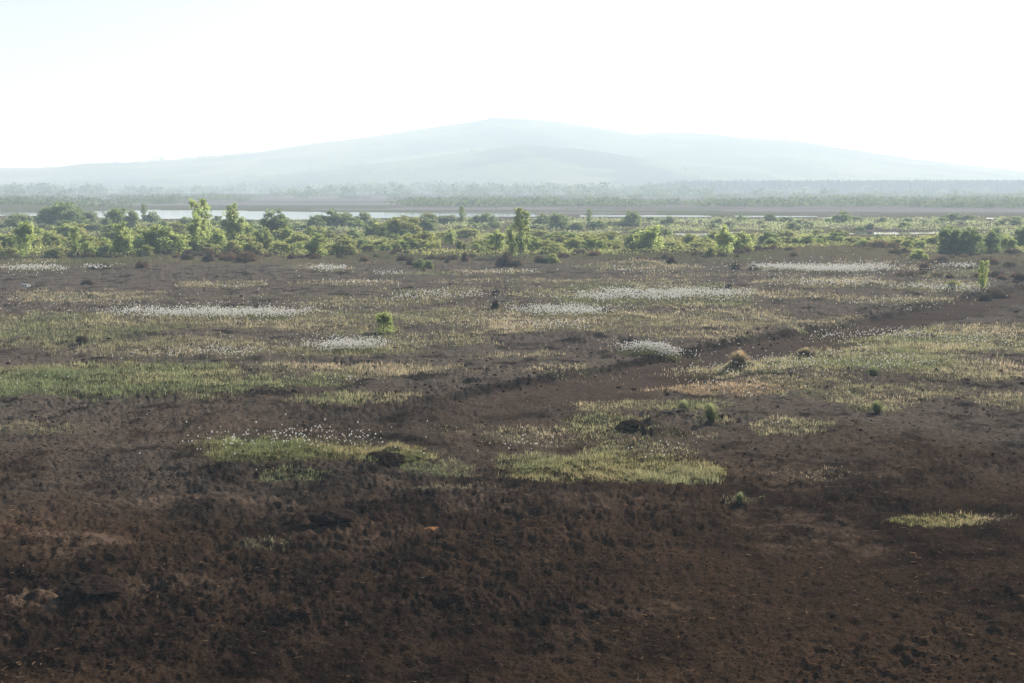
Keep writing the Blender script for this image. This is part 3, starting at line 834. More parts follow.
# ------------------------------------------------------------------ every bush and tree of the scrub belt
# kind, centre px, foot row, top row, width px, label
BUSHES = [
    # left end, near rank
    ('B', 27, 257, 226, 27, 'tall yellow-green birch at the left end, half in dark shade'),
    ('G', 5, 249, 235, 18, 'low bright bush cut by the left edge of the view'),
    ('O', 57, 249, 233, 20, 'low yellow bush between the left-end birch and the thin pale stem'),
    ('Y', 76, 257, 232, 14, 'spindly young birch with a bare dark stem below the big dark willow'),
    ('G', 88, 256, 240, 16, 'small bright bush just right of the spindly bare-stemmed birch'),
    ('O', 54, 258, 247, 18, 'small olive bush at the foot of the low yellow bush'),
    ('D', 106, 257, 245, 14, 'small dark bush left of the broad leafy birch'),
    ('B', 123, 256, 227, 30, 'broad leafy yellow-green birch with a dark hollow low on its side'),
    ('G', 161, 254, 222, 46, 'large rounded bright green bush, the widest of the near left rank'),
    ('D', 145, 253, 234, 24, 'dark bush on the shaded side of the large rounded bright bush'),
    ('O', 146, 257, 245, 14, 'small pale bush in front of the large rounded bright bush'),
    ('Y', 202, 250, 208, 28, 'tallest birch of the left rank, its tip rising over the lake'),
    ('B', 196, 251, 219, 24, 'dark-sided birch crowded against the tallest birch'),
    ('G', 219, 250, 229, 18, 'bright bush between the two tall birches'),
    ('B', 233, 247, 211, 26, 'second tall birch, dark crowned with a light right side, by the lake'),
    ('G', 246, 244, 222, 20, 'light green bush leaning against the second tall birch'),
    ('O', 210, 254, 243, 22, 'low yellow-green bush at the foot of the tallest birch'),
    ('G', 240, 253, 240, 22, 'low bright bush below the second tall birch'),
    ('B', 263, 252, 231, 24, 'bright birch left in front of the round dark willow'),
    ('D', 276, 243, 212, 34, 'round dark willow with a bright lower right flank'),
    ('G', 288, 247, 228, 14, 'bright yellow bush on the right flank of the round dark willow'),
    ('O', 282, 255, 240, 22, 'yellowish bush in front of the round dark willow'),
    ('G', 299, 253, 241, 18, 'small green bush right of the yellowish bush'),
    ('T', 310, 243, 229, 11, 'small upright dark birch beside the little pool'),
    ('B', 317, 257, 237, 28, 'spreading grey-green birch in front of the little pool'),
    ('O', 345, 255, 239, 26, 'wide yellowish bush at mid belt with a russet shoot at its side'),
    ('D', 353, 242, 230, 13, 'round dark bush behind the wide yellowish bush'),
    ('D', 362, 249, 239, 14, 'squat deep-green bush, the roundest of the middle cluster'),
    ('M', 371, 238, 224, 14, 'left of two round shadowed bushes in the middle cluster'),
    ('M', 384, 241, 226, 16, 'right of two round shadowed bushes in the middle cluster'),
    ('O', 380, 249, 240, 22, 'low yellow bush below the two round shadowed bushes'),
    ('M', 395, 244, 234, 14, 'small grey-green bush under the broad yellow-topped bush'),
    ('O', 399, 240, 214, 42, 'broad yellow-topped bush, largest of the middle cluster'),
    ('D', 405, 241, 230, 14, 'round bluish bush set in front of the broad yellow-topped bush'),
    ('O', 413, 250, 240, 18, 'low olive bush right of the round bluish bush'),
    ('O', 425, 249, 233, 24, 'loose olive bush with thin reddish twigs, right of the middle cluster'),
    ('G', 450, 246, 233, 11, 'small vivid green bush alone in the straw-coloured sward'),
    ('G', 497, 253, 231, 17, 'bright bush left of the tall feathery birch'),
    ('Y', 521, 258, 217, 25, 'tall feathery yellow-green birch standing in the middle of the belt'),
    ('B', 512, 257, 232, 16, 'smaller birch pressed against the tall feathery birch'),
    ('G', 533, 253, 235, 15, 'light bush right beside the tall feathery birch'),
    ('O', 547, 253, 240, 18, 'low yellow bush right of the tall feathery birch'),
    ('O', 552, 263, 253, 13, 'small light bush out on the edge of the bare peat'),
    ('M', 563, 244, 231, 38, 'long low olive hedge-like bush behind the yellow scrub'),
    ('O', 581, 251, 241, 26, 'yellow low bush right of the hedge-like bush'),
    ('O', 610, 250, 241, 26, 'yellow low bush halfway to the lone rounded bright bush'),
    ('G', 650, 253, 225, 32, 'lone rounded bright bush standing clear, right of the middle'),
    ('O', 636, 252, 242, 16, 'low bush hugging the lone rounded bright bush'),
    ('O', 676, 250, 242, 24, 'low yellow bush in the gap right of the lone rounded bush'),
    ('O', 700, 250, 242, 24, 'low yellow bush left of the feathery double bush'),
    ('B', 724, 257, 232, 22, 'left half of the feathery double bush, greener and darker'),
    ('G', 742, 254, 235, 26, 'right half of the feathery double bush, yellower and spiky'),
    ('O', 711, 259, 249, 10, 'small yellow shoot bush at the foot of the feathery double bush'),
    ('D', 768, 249, 233, 19, 'dark compact bush with a yellow top, right of the feathery double bush'),
    ('O', 788, 247, 238, 20, 'olive scrub just right of the dark compact bush'),
    ('G', 820, 246, 239, 11, 'tiny bright bush beside the low dome below the bright pool'),
    ('M', 833, 246, 233, 18, 'low green dome of a bush under the bright pool'),
    ('O', 855, 246, 237, 20, 'low olive bush in front of the bright pool'),
    ('R', 879, 250, 239, 24, 'wide brownish bush right of the low green dome'),
    ('R', 893, 251, 242, 17, 'brown bush next to the wide brownish bush'),
    ('O', 907, 250, 239, 13, 'faded bush between the brown bushes and the dark thicket'),
    ('D', 950, 254, 225, 31, 'left bush of the dark thicket, tallest with a yellowish crown'),
    ('D', 970, 255, 229, 26, 'middle bush of the dark thicket'),
    ('D', 991, 253, 230, 20, 'right bush of the dark thicket with a light gap beside it'),
    ('G', 1002, 251, 233, 14, 'yellow-green bush on the right flank of the dark thicket'),
    ('D', 1023, 248, 226, 18, 'dark bush cut by the right edge of the view'),
    ('G', 1012, 252, 238, 11, 'small bright bush between the thicket and the edge bush'),
    ('G', 919, 261, 250, 14, 'small vivid bush in front of the faded bush, on straw ground'),
    ('Y', 982, 292, 267, 14, 'slim bright yellow-green birch sapling on the edge of the drain'),
    ('O', 953, 290, 282, 18, 'low olive bush left of the slim sapling by the drain'),
    ('B', 384, 334, 316, 24, 'pale green bush alone on the open bog, nearest of all'),
    # back rank, beyond the peat strip
    ('P', 20, 229, 208, 26, 'pale rounded willow at the far left below the lake edge'),
    ('D', 17, 230, 220, 13, 'low shadowed bush in front of the far left pale willow'),
    ('P', 44, 231, 222, 14, 'little grey bush left below the big dark willow'),
    ('D', 61, 227, 203, 36, 'big dark blue-green willow, largest of the back rank'),
    ('M', 67, 224, 200, 26, 'light green crown rising behind the big dark willow'),
    ('P', 86, 224, 207, 20, 'pale willow right against the big dark willow'),
    ('M', 63, 231, 219, 16, 'round mid-green bush below the big dark willow'),
    ('M', 82, 230, 216, 12, 'upright small bush below the pale willow'),
    ('P', 96, 230, 221, 22, 'low pale bush over the dark peat strip'),
    ('D', 107, 229, 217, 13, 'dark round bush left below the striped willow'),
    ('M', 117, 228, 206, 24, 'willow with a dark side beside the pale yellow one'),
    ('P', 132, 229, 206, 15, 'pale yellow upright willow left of the lake view'),
    ('T', 144, 224, 205, 8, 'narrow dark tree standing against the lake'),
    ('D', 152, 224, 212, 16, 'round dark bush hugging the narrow dark tree'),
    ('D', 185, 229, 217, 16, 'dark bush on the near shore, left of the tallest birch'),
    ('M', 218, 222, 215, 9, 'small round bush on the shore between the tall birches'),
    ('P', 298, 230, 220, 16, 'pale low bush right of the round dark willow, near the shore'),
    ('D', 316, 230, 214, 16, 'dark round bush left of the large pale-backed willow'),
    ('M', 330, 228, 210, 24, 'left dome of the large pale-backed willow'),
    ('P', 343, 228, 207, 28, 'right dome of the large pale-backed willow'),
    ('P', 363, 226, 209, 18, 'hazy pale willow right of the large pale-backed willow'),
    ('M', 372, 228, 219, 12, 'small bush at the foot of the hazy pale willow'),
    ('P', 427, 228, 208, 22, 'tall hazy willow right of the broad yellow-topped bush'),
    ('D', 426, 233, 218, 16, 'dark bush at the foot of the tall hazy willow'),
    ('P', 448, 224, 212, 22, 'soft pale bush between the hazy willow and the narrow tree'),
    ('T', 462, 224, 207, 8, 'narrow hazy tree at mid view by the lake'),
    ('M', 476, 225, 214, 11, 'left of the small pair of hazy bushes in the lake'),
    ('D', 487, 225, 212, 13, 'right of the small pair of hazy bushes in the lake'),
    ('M', 494, 228, 220, 11, 'tiny bush below the small pair of hazy bushes'),
    ('P', 543, 226, 211, 17, 'pale bush behind the tall feathery birch'),
    ('D', 557, 229, 212, 23, 'rounded dusky purplish bush on the far shore'),
    ('P', 541, 235, 223, 11, 'small pale bush below the dusky purplish bush'),
    ('T', 589, 226, 210, 8, 'small pointed tree on the far shore'),
    ('D', 597, 229, 221, 22, 'low dark bush under the small pointed tree'),
    ('P', 576, 230, 219, 16, 'light bush left of the small pointed tree'),
    ('M', 633, 226, 210, 16, 'round isolated hazy bush above the thin streak of water'),
    ('P', 669, 226, 214, 14, 'faint rounded bush with white water on both sides'),
    ('M', 770, 222, 213, 11, 'faint hazy bush on the dark far bank'),
    ('P', 793, 232, 219, 14, 'hazy grey bush left of the bright pool'),
    ('M', 842, 223, 211, 18, 'hazy green bush above the bright pool'),
    ('P', 857, 222, 214, 13, 'pale bush right of the hazy green bush above the pool'),
    ('M', 953, 222, 212, 14, 'hazy round bush over the dark thicket'),
    ('P', 967, 222, 213, 14, 'pale hazy bush right above the dark thicket'),
    ('P', 1013, 223, 214, 18, 'pale hazy bush above the right edge bush'),
    # dark heather, rushes and tussocks
    ('H', 100, 271, 263, 24, 'low dark mound of heather with pale cotton behind it'),
    ('H', 87, 284, 277, 13, 'small black tussock on bare peat, lower left of the mound'),
    ('R', 142, 271, 261, 13, 'brown tuft standing alone on the peat edge'),
    ('H', 82, 346, 335, 13, 'dark tussock on the mottled sward above the big green patch'),
    ('R', 246, 263, 250, 24, 'reddish brown heather below the second tall birch'),
    ('R', 228, 261, 251, 18, 'dusky heather left of the reddish brown heather'),
    ('H', 208, 263, 251, 13, 'dark heather below the tallest birch'),
    ('H', 187, 262, 253, 13, 'dark heather left of the tallest birch'),
    ('H', 403, 262, 253, 13, 'first dark tuft in the row below the round bluish bush'),
    ('H', 411, 265, 255, 10, 'blackest tuft in the row below the round bluish bush'),
    ('D', 420, 268, 258, 12, 'dark green tuft third in the row toward the open peat'),
    ('D', 428, 270, 260, 10, 'dark green tuft ending the row on the open peat'),
    ('H', 447, 264, 255, 5, 'thin dark stem standing below the small vivid bush'),
    ('R', 465, 263, 250, 8, 'upright brown heather at the middle of the belt edge'),
    ('H', 516, 267, 257, 13, 'dark round heather below the tall feathery birch'),
    ('H', 504, 267, 248, 17, 'grey twiggy shrub in front of the tall feathery birch'),
    ('H', 541, 263, 254, 14, 'wide dark heather right of the tall feathery birch'),
    ('H', 595, 257, 250, 13, 'dark heather under the yellow low scrub'),
    ('H', 671, 267, 257, 11, 'dark tuft on the peat right below the lone rounded bush'),
    ('H', 728, 292, 282, 8, 'small black tuft on the open bog beside the white cotton'),
    ('H', 496, 297, 286, 8, 'upper of two black tufts on the open bog'),
    ('H', 495, 312, 301, 9, 'lower of two black tufts on the open bog'),
    ('H', 1021, 282, 271, 15, 'dark heather at the right edge beyond the slim sapling'),
    ('H', 1015, 253, 246, 12, 'dark clump at the foot of the right edge bush'),
    ('H', 999, 294, 284, 24, 'dark brush right at the foot of the slim sapling'),
    ('H', 985, 297, 287, 14, 'blackish brush under the slim sapling'),
    ('H', 753, 271, 263, 8, 'dark tuft in front of the long pale cotton band'),
    ('H', 735, 270, 261, 10, 'dark tuft left of the long pale cotton band'),
    ('U', 711, 428, 406, 22, 'round green rush tuft on bare peat below the straw patch'),
    ('U', 684, 418, 404, 20, 'low green rush tuft left of the round tuft'),
    ('U', 877, 417, 402, 18, 'dark green rush tuft under the straw edge of the slope'),
    ('U', 873, 381, 369, 22, 'green rush tuft on the flowery slope'),
    ('U', 740, 501, 488, 14, 'small dim rush tuft alone on the dark foreground peat'),
    ('S', 739, 374, 359, 30, 'dome of dead straw sedge beside the drain bank'),
    ('S', 806, 360, 351, 26, 'flat straw tussock on the drain bank'),
    ('S', 634, 447, 437, 8, 'little pale sedge tuft above the oval grass patch'),
]
for i, (k, px, b, t, w, lab) in enumerate(BUSHES):
    place(k, px, b, t, w, lab, group={'H': 'dark heather tufts along the bare peat', 'R': 'dark heather tufts along the bare peat',
                                      'U': 'green rush tufts on the open bog', 'S': 'straw sedge tussocks'}.get(k, 'bushes and young trees of the scrub belt'))

# small look-alikes that nothing in the photo tells apart
for label, group, kinds, x0, x1, b0, b1, n, hmin, hmax, avoid in (
    ('small dark heather clump along the near edge of the left scrub', 'small heather clumps, left scrub edge', 'HRH', 40, 300, 253, 259.5, 26, 4, 8, 0),
    ('small dark heather clump along the near edge of the middle scrub', 'small heather clumps, middle scrub edge', 'HRH', 300, 700, 252, 262, 30, 3, 7, 0),
    ('small dark heather clump on the rough ground below the dark thicket', 'small heather clumps, below the thicket', 'HRH', 895, 1040, 254, 280, 34, 4, 8, 0),
    ('small dark heather clump below the feathery double bush and dark compact bush', 'small heather clumps, right of the middle', 'HRH', 690, 800, 253, 261, 14, 3, 7, 0),
    ('low yellow-green scrub bush filling gaps in the left scrub', 'low scrub bushes, left', 'OGO', -30, 300, 236, 256, 48, 9, 17, 0),
    ('low yellow-green scrub bush filling gaps in the middle scrub', 'low scrub bushes, middle', 'OGO', 300, 720, 236, 255, 54, 7, 14, 0),
    ('low olive scrub bush around the pool right of the middle', 'low scrub bushes, right', 'OMG', 720, 1050, 236, 251, 34, 6, 11, 0),
    ('small hazy grey-green bush on the far bog left, by the lake', 'small hazy bushes, far left', 'PMP', -40, 420, 223, 233, 30, 5, 10, 0),
    ('small hazy grey-green bush on the far bog, middle and right', 'small hazy bushes, far right', 'PMP', 420, 1060, 220.5, 231, 50, 4, 8, 0),
):
    for i in range(n):
        px = x0 + (x1 - x0) * (i + rng.random()) / n
        b = rng.uniform(b0, b1)
        h = rng.uniform(hmin, hmax)
        if any(inside(np.array([px]), np.array([b - q * h]), p)[0] for p in (WATER[3:] if kinds[0] == 'P' else WATER) for q in (0, .25, .5, .75)) or any(inside(np.array([px]), np.array([b]), p)[0] for p in WATER): continue
        place(kinds[i % 3], px, b, b - h, h * rng.uniform(1.1, 2.1) * (1.25 if kinds[0] == 'H' else 1), label, group)


# ------------------------------------------------------------------ low ground scrub, sward, cottongrass
def cover_stuff(name, label, cat, regions, mat, size_px, n, key):
    """Leafy ground layer: leaf-sized faces heaped over hummocks."""
    V = []; Fc = []; nn = 0
    for (x0, x1, y0, y1, cnt, hh) in regions:
        u = rng.uniform(x0, x1, cnt); v_ = rng.uniform(y0, y1, cnt)
        gx, gy = ground_at(u, v_)
        keep = fbm(gx / 5, gy / 9, 3, key) > -0.12
        for p in WATER: keep &= ~inside(u, v_ + .5, p)
        for p in WATER[3:]:
            for k in (1.5, 3, 4.5, 6): keep &= ~inside(u, v_ - k, p)
        for k in (1, 2): keep &= ~inside(u, v_ - k, WATER[0])
        gx, gy = gx[keep], gy[keep]
        z = relief_near(gx, gy)
        mound = np.clip(fbm(gx / 1.6, gy / 1.6, 3, key + 3) * .5 + .5, 0.05, 1) * hh
        m = 7
        c = np.repeat(np.stack([gx, gy, z], 1), m, 0)
        k = len(c)
        c[:, :2] += rng.normal(size=(k, 2)) * .35
        c[:, 2] += rng.random(k) ** .8 * np.repeat(mound, m) + .02
        sz = np.repeat(gy / F * size_px, m)
        q = rng.normal(size=(k, 3)); q /= np.linalg.norm(q, axis=1)[:, None]
        b = rng.normal(size=(k, 3)); b -= (b * q).sum(1)[:, None] * q; b /= np.linalg.norm(b, axis=1)[:, None]
        q *= sz[:, None]; b *= (sz * .6)[:, None]
        vv = np.stack([c - q, c - b, c + q, c + b], 1).reshape(-1, 3)
        V.append(vv); Fc.append(np.arange(len(vv)).reshape(-1, 4) + nn); nn += len(vv)
    o = link(name, mesh_np(name, np.concatenate(V), np.concatenate(Fc), 4, mat))
    tag(o, label, cat, None, 'stuff')


cover_stuff('low_scrub', 'low yellow-green scrub and sedge carpeting the belt between the bushes', 'scrub',
            [(-80, 300, 238, 258, 3600, .9), (300, 720, 236, 256, 5200, .6), (720, 1100, 236, 253, 3800, .55)], M['olive'], .8, 0, 201)
cover_stuff('pale_scrub', 'grey-green low growth on the far bog around the pools', 'scrub',
            [(-80, 460, 221, 231, 2400, .8), (460, 1100, 219, 231, 4200, .7), (-80, 1100, 230, 239, 2400, .6)], M['pale'], .8, 0, 211)
cover_stuff('heather_cover', 'dark brown heather along the near edge of the scrub', 'heather',
            [(-80, 300, 254, 260, 420, .5), (300, 720, 252, 262, 900, .45), (720, 900, 250, 258, 300, .4), (890, 1100, 254, 286, 1500, .5)], M['heath'], .7, 0, 221)


def blades(x, y, z, h, w, lean, col):
    """Grass blades: a bent strip of two faces each."""
    n = len(x)
    a = rng.uniform(0, 6.283, n); la = rng.uniform(0, 6.283, n); ln = lean * rng.random(n) * h
    b = np.stack([x, y, z - .01], 1)
    s = np.stack([np.cos(a), np.sin(a), np.zeros(n)], 1) * (w * .5)[:, None]
    m = b + np.stack([np.cos(la) * ln * .35, np.sin(la) * ln * .35, h * .58], 1)
    t = b + np.stack([np.cos(la) * ln, np.sin(la) * ln, h], 1)
    v = np.stack([b - s, b + s, m + s * .8, m - s * .8, t], 1).reshape(-1, 3)
    i = (np.arange(n) * 5)[:, None]
    f = np.concatenate([i + np.array([0, 1, 2]), i + np.array([0, 2, 3]), i + np.array([3, 2, 4])], 0)
    tint = np.repeat(col, 5, 0)
    return v, f, tint


GR = {}
for p in PATCH:
    cx, cy, a, b, cov, kind, hgt, key = p
    area = math.pi * a * b * 1.2
    n = int(area * 2.7 * (1.0 if cy > 285 else 1.6))
    u = rng.uniform(cx - a * 1.3, cx + a * 1.3, int(n * 1.7)); v_ = rng.uniform(cy - b * 1.35, cy + b * 1.35, int(n * 1.7))
    gx, gy = ground_at(u, v_)
    _, f = patch_field(u, v_, gx, gy, p)
    clump = fbm(gx / .32, gy / .32, 2, 231) * .5 + .5
    st = relief(gx, gy)[1]
    keep = rng.random(len(u)) < f * (0.35 + 1.1 * clump) * (1 - .93 * smooth(.3, .7, st))
    gx, gy, f, cl = gx[keep], gy[keep], f[keep], clump[keep]
    if not len(gx): continue
    z = relief_near(gx, gy)
    pix = gy / F
    h = .66 * hgt * rng.uniform(.3, 1.1, len(gx)) * (.35 + .95 * cl) * (1 + .5 * (rng.random(len(gx)) > .96))
    w = np.maximum(.007, pix * .42) * rng.uniform(.7, 1.3, len(gx))
    lo, hi = np.array(TINT[kind][0]), np.array(TINT[kind][1])
    big = np.clip(fbm(gx / 2.4, gy / 2.4, 3, 241) * 1.0 + .42 + rng.normal(size=len(gx)) * .22, 0, 1)[:, None]
    col = lo * (1 - big) + hi * big
    col = col * (rng.uniform(.55, 1.4, len(gx)) * (.7 + .6 * cl))[:, None]
    vv, ff, tt = blades(gx, gy, z, h, w, .8, col)
    GR.setdefault(key, []).append((vv, ff, tt))

GLAB = {
    'left': ('grass_patch', 'broad green grass patch at the left, the greenest ground in view'),
    'oval': ('grass_patch', 'oval yellow-green grass patch on dark peat, middle foreground'),
    'near': ('grass_patch', 'long yellow-green grass tongue under the nearest cottongrass flowers'),
    'right_strip': ('grass_patch', 'thin bright grass strip alone on the dark peat, right foreground'),
    'slope': ('grass_patch', 'mottled green and straw grass slope right of the drain bank'),
    'straw': ('dead_grass', 'orange straw-coloured dead grass below the flowery slope'),
    None: ('bog_grass', 'sparse straw and green sward scattered across the open bog'),
}
for key, parts in GR.items():
    nn = 0; V = []; Fc = []; T = []
    for vv, ff, tt in parts:
        V.append(vv); Fc.append(ff + nn); T.append(tt); nn += len(vv)
    nm, lab = GLAB[key]
    o = link(nm, mesh_np(nm, np.concatenate(V), np.concatenate(Fc), 3, M['blade'], False, np.concatenate(T)))
    tag(o, lab, 'grass', None, 'stuff')

# cottongrass: white seed heads on thin stems.  centre, half size, heads, key
COTTON = [
    (205, 312, 104, 4.0, 900, 'long'), (280, 311, 40, 3.0, 120, 'long'), (345, 344, 44, 3.0, 420, 'mid'),
    (562, 312, 58, 4.0, 420, 'centre'), (545, 327, 45, 3, 60, 'centre'), (650, 349, 33, 1.5, 330, 'drain'),
    (640, 295, 60, 3.5, 420, 'double'), (715, 294, 45, 3, 260, 'double'), (630, 299, 50, 1.2, 160, 'double'),
    (280, 443, 98, 7, 130, 'near'), (315, 437, 60, 5, 70, 'near'),
    (828, 267, 74, 2.4, 800, 'band'), (35, 268, 34, 2.2, 330, None), (98, 267, 15, 1.6, 90, None), (328, 268, 19, 2.2, 220, None), (958, 265, 18, 1.4, 130, None),
    (440, 296, 60, 3.5, 260, None), (940, 286, 50, 3, 330, None), (835, 282, 60, 3, 240, None), (190, 352, 95, 4, 170, None), (228, 351, 26, 2.5, 70, None),
    (700, 386, 30, 5, 14, None), (360, 283, 40, 2, 60, None), (390, 272, 16, 1.2, 50, None), (500, 271, 40, 1.3, 60, None),
    (750, 367, 70, 9, 150, 'slope'), (870, 362, 110, 12, 190, 'slope'), (905, 335, 90, 7, 190, 'slope'), (860, 330, 60, 4, 70, 'slope'), (990, 345, 50, 9, 60, 'slope'), (905, 366, 40, 4, 60, 'slope'), (740, 390, 60, 6, 30, 'slope'),
    (520, 441, 40, 6, 22, None), (660, 447, 30, 5, 16, None), (60, 300, 90, 5, 60, None), (720, 318, 60, 6, 40, None), (480, 322, 80, 8, 40, None), (230, 284, 40, 3, 30, None),
    (905, 301, 50, 3, 70, None), (640, 269, 40, 2, 40, None), (800, 425, 40, 5, 4, None), (720, 297, 50, 3, 60, None), (20, 381, 60, 14, 20, None), (330, 375, 70, 8, 30, None),
]
hv, hf = icos(1, 1)
cm, cnt_, cout = new_mat('cotton_fluff')
cd = N(cnt_, 'ShaderNodeBsdfDiffuse'); cd.inputs[0].default_value = (.80, .79, .75, 1)
ct = N(cnt_, 'ShaderNodeBsdfTranslucent'); ct.inputs[0].default_value = (.80, .79, .75, 1)
cx_ = N(cnt_, 'ShaderNodeMixShader'); cx_.inputs[0].default_value = .6
cnt_.links.new(cd.outputs[0], cx_.inputs[1]); cnt_.links.new(ct.outputs[0], cx_.inputs[2]); cnt_.links.new(cx_.outputs[0], cout.inputs[0])
CG = {}
for (cx, cy, a, b, n, key) in COTTON:
    n = int(n * (1.0 if key in ('near', None) else 1.35 if key == 'slope' else 2.8))
    th = rng.uniform(0, 6.283, n * 2); rr = np.sqrt(rng.random(n * 2)) * 1.1
    u = cx + a * rr * np.cos(th); v_ = cy + b * rr * np.sin(th)
    gx, gy = ground_at(u, v_, .28)
    su, sv = cx + rng.normal(size=n // 5) * a * .85, cy + rng.normal(size=n // 5) * b * 1.5
    k = np.argsort(-(fbm(gx / 1.2, gy / 1.2, 2, 251) + .45 * rng.normal(size=2 * n) - 1.1 * rr ** 2))[:n]
    gx, gy = gx[k], gy[k]
    sx, sy = ground_at(su, sv, .28); gx = np.concatenate([gx, sx]); gy = np.concatenate([gy, sy]); n = len(gx)
    z = relief_near(gx, gy)
    h = rng.uniform(.16, .36, n) if key != 'near' else rng.uniform(.18, .42, n)
    pix = gy / F
    s = np.maximum(.012, pix * .46) * rng.uniform(.5, 1.3, n)
    ox, oy = rng.normal(size=n) * .05, rng.normal(size=n) * .05
    c = np.stack([gx + ox, gy + oy, z + h], 1)
    sc = np.stack([s, s, s * 1.25], 1)
    j = 1 + .35 * (rng.random((n, len(hv), 1)) - .5)
    V = (c[:, None, :] + hv[None] * sc[:, None, :] * j).reshape(-1, 3)
    Fh = (hf[None] + (np.arange(n) * len(hv))[:, None, None]).reshape(-1, 3)
    vv, ff, tt = blades(gx, gy, z, h, np.maximum(.004, pix * .12), .25, np.tile(np.array([[.11, .12, .05]]), (n, 1)))
    CG.setdefault(key, []).append((V, Fh, vv, ff, tt))
CLAB = {
    'long': 'longest white strip of cottongrass, across the left of the bog', 'mid': 'short dense white cottongrass strip right above the broad green patch',
    'centre': 'white cottongrass drift in the centre of the bog', 'drain': 'bright white cottongrass strip at the edge of the drain',
    'double': 'double white line of cottongrass beyond the centre drift', 'near': 'nearest cottongrass, single white heads standing over green grass',
    'band': 'long pale far band of cottongrass before the right scrub', 'slope': 'scattered white cottongrass heads dotting the slope right of the drain',
    None: 'thin scatter of cottongrass heads across the rest of the bog',
}
for key, parts in CG.items():
    nn = 0; V = []; Fc = []; T = []; mi = []
    for hvv, hff, vv, ff, tt in parts:
        V += [hvv, vv]; Fc += [hff + nn, ff + nn + len(hvv)]; nn += len(hvv) + len(vv)
        T += [np.full((len(hvv), 3), .8), tt]; mi += [np.zeros(len(hff), np.int32), np.ones(len(ff), np.int32)]
    me = mesh_np('cottongrass', np.concatenate(V), np.concatenate(Fc), 3, cm, False, np.concatenate(T))
    me.materials.append(M['blade']); me.polygons.foreach_set('material_index', np.concatenate(mi))
    tag(link('cottongrass', me), CLAB[key], 'cottongrass', None, 'stuff')


# ------------------------------------------------------------------ loose peat: crumbs, litter, lumps, bog wood
def lumps(n_list):
    hv, hf = icos(1, 1); V = []; Fc = []; nn = 0
    for (x0, x1, y0, y1, n, smin, smax) in n_list:
        u = rng.uniform(x0, x1, n); t = rng.random(n)
        v_ = y0 + (y1 - y0) * t
        gx, gy = ground_at(u, v_)
        keep = fbm(gx / 1.3, gy / 1.3, 3, 261) > rng.uniform(-.5, .3, n)
        gx, gy = gx[keep], gy[keep]; n = len(gx)
        z = relief_near(gx, gy)
        s = smin * (smax / smin) ** (rng.random(n) ** 2.2)
        sc = np.stack([s * rng.uniform(.7, 1.5, n), s * rng.uniform(.7, 1.5, n), s * rng.uniform(.4, .9, n)], 1)
        a = rng.uniform(0, 6.28, n); ca, sa = np.cos(a)[:, None], np.sin(a)[:, None]
        j = 1 + .6 * (rng.random((n, len(hv), 1)) - .5)
        P = hv[None] * sc[:, None, :] * j
        P = np.stack([P[..., 0] * ca - P[..., 1] * sa, P[..., 0] * sa + P[..., 1] * ca, P[..., 2]], -1)
        P += np.stack([gx, gy, z + s * .2], 1)[:, None, :]
        V.append(P.reshape(-1, 3)); Fc.append((hf[None] + (np.arange(n) * len(hv))[:, None, None]).reshape(-1, 3) + nn); nn += n * len(hv)
    n = 420
    t = rng.uniform(.02, 1.1, n) * BLEN; sd = rng.normal(size=n) * .5
    gx = BANK_A[0] + BD[0] * t + BN[0] * sd; gy = BANK_A[1] + BD[1] * t + BN[1] * sd
    z = relief_near(gx, gy); q = rng.uniform(.015, .05, n) * rng.uniform(.5, 1.2, n)
    P = hv[None] * q[:, None, None] * (1 + .6 * (rng.random((n, len(hv), 1)) - .5)) + np.stack([gx, gy, z + q * .3], 1)[:, None, :]
    V.append(P.reshape(-1, 3)); Fc.append((hf[None] + (np.arange(n) * len(hv))[:, None, None]).reshape(-1, 3) + nn); nn += n * len(hv)
    me = mesh_np('peat_crumbs', np.concatenate(V), np.concatenate(Fc), 3, M['crumb'], False)
    tag(link('peat_crumbs', me), 'loose dark crumbs of peat strewn over the bare ground', 'peat', None, 'stuff')


lumps([(-60, 1090, 470, 720, 22000, .005, .024), (-60, 1090, 400, 480, 6000, .01, .034), (-60, 1090, 290, 400, 1500, .02, .07)])


def litter():
    n = 7000
    u = rng.uniform(-60, 1090, n); v_ = 400 + 320 * rng.random(n)
    gx, gy = ground_at(u, v_)
    keep = fbm(gx / 2.0, gy / 2.0, 3, 271) > rng.uniform(-.4, .3, n)
    gx, gy = gx[keep], gy[keep]; n = len(gx)
    z = relief_near(gx, gy) + .012
    l = .007 + .045 * rng.random(n) ** 5 ; a = rng.uniform(0, 6.28, n); w = rng.uniform(.0025, .006, n)
    d = np.stack([np.cos(a) * l, np.sin(a) * l, rng.normal(size=n) * .12 * l], 1); s = np.stack([-np.sin(a) * w, np.cos(a) * w, w * .8], 1)
    c = np.stack([gx, gy, z], 1)
    v = np.stack([c - d - s, c + d - s * .6, c + d + s * .6, c - d + s], 1).reshape(-1, 3)
    t = np.repeat(np.array([[.17, .115, .07]]) * rng.uniform(.5, 1.7, n)[:, None], 4, 0)
    me = mesh_np('plant_litter', v, np.arange(4 * n).reshape(n, 4), 4, M['blade'], False, t)
    tag(link('plant_litter', me), 'pale shreds of root and dead stem lying on the peat', 'litter', None, 'stuff')


litter()


def lump_mesh(name, mat, seed, sub=4, rough=.42, flat=.6):
    v, f = icos(seed, sub)
    n1 = fbm(v[:, 0] * 1.6 + v[:, 2] * 1.3 + seed, v[:, 1] * 1.6 - v[:, 2] * 1.1, 4, seed)
    n2 = fbm(v[:, 0] * 5 + v[:, 2] * 4 + seed, v[:, 1] * 5 - v[:, 2] * 3, 3, seed + 5)
    v = v * (1 + rough * n1 + rough * .5 * n2)[:, None]
    v[:, 2] = np.maximum(v[:, 2], -.35) * flat
    return mesh_np(name, v, f, 3, mat, False)


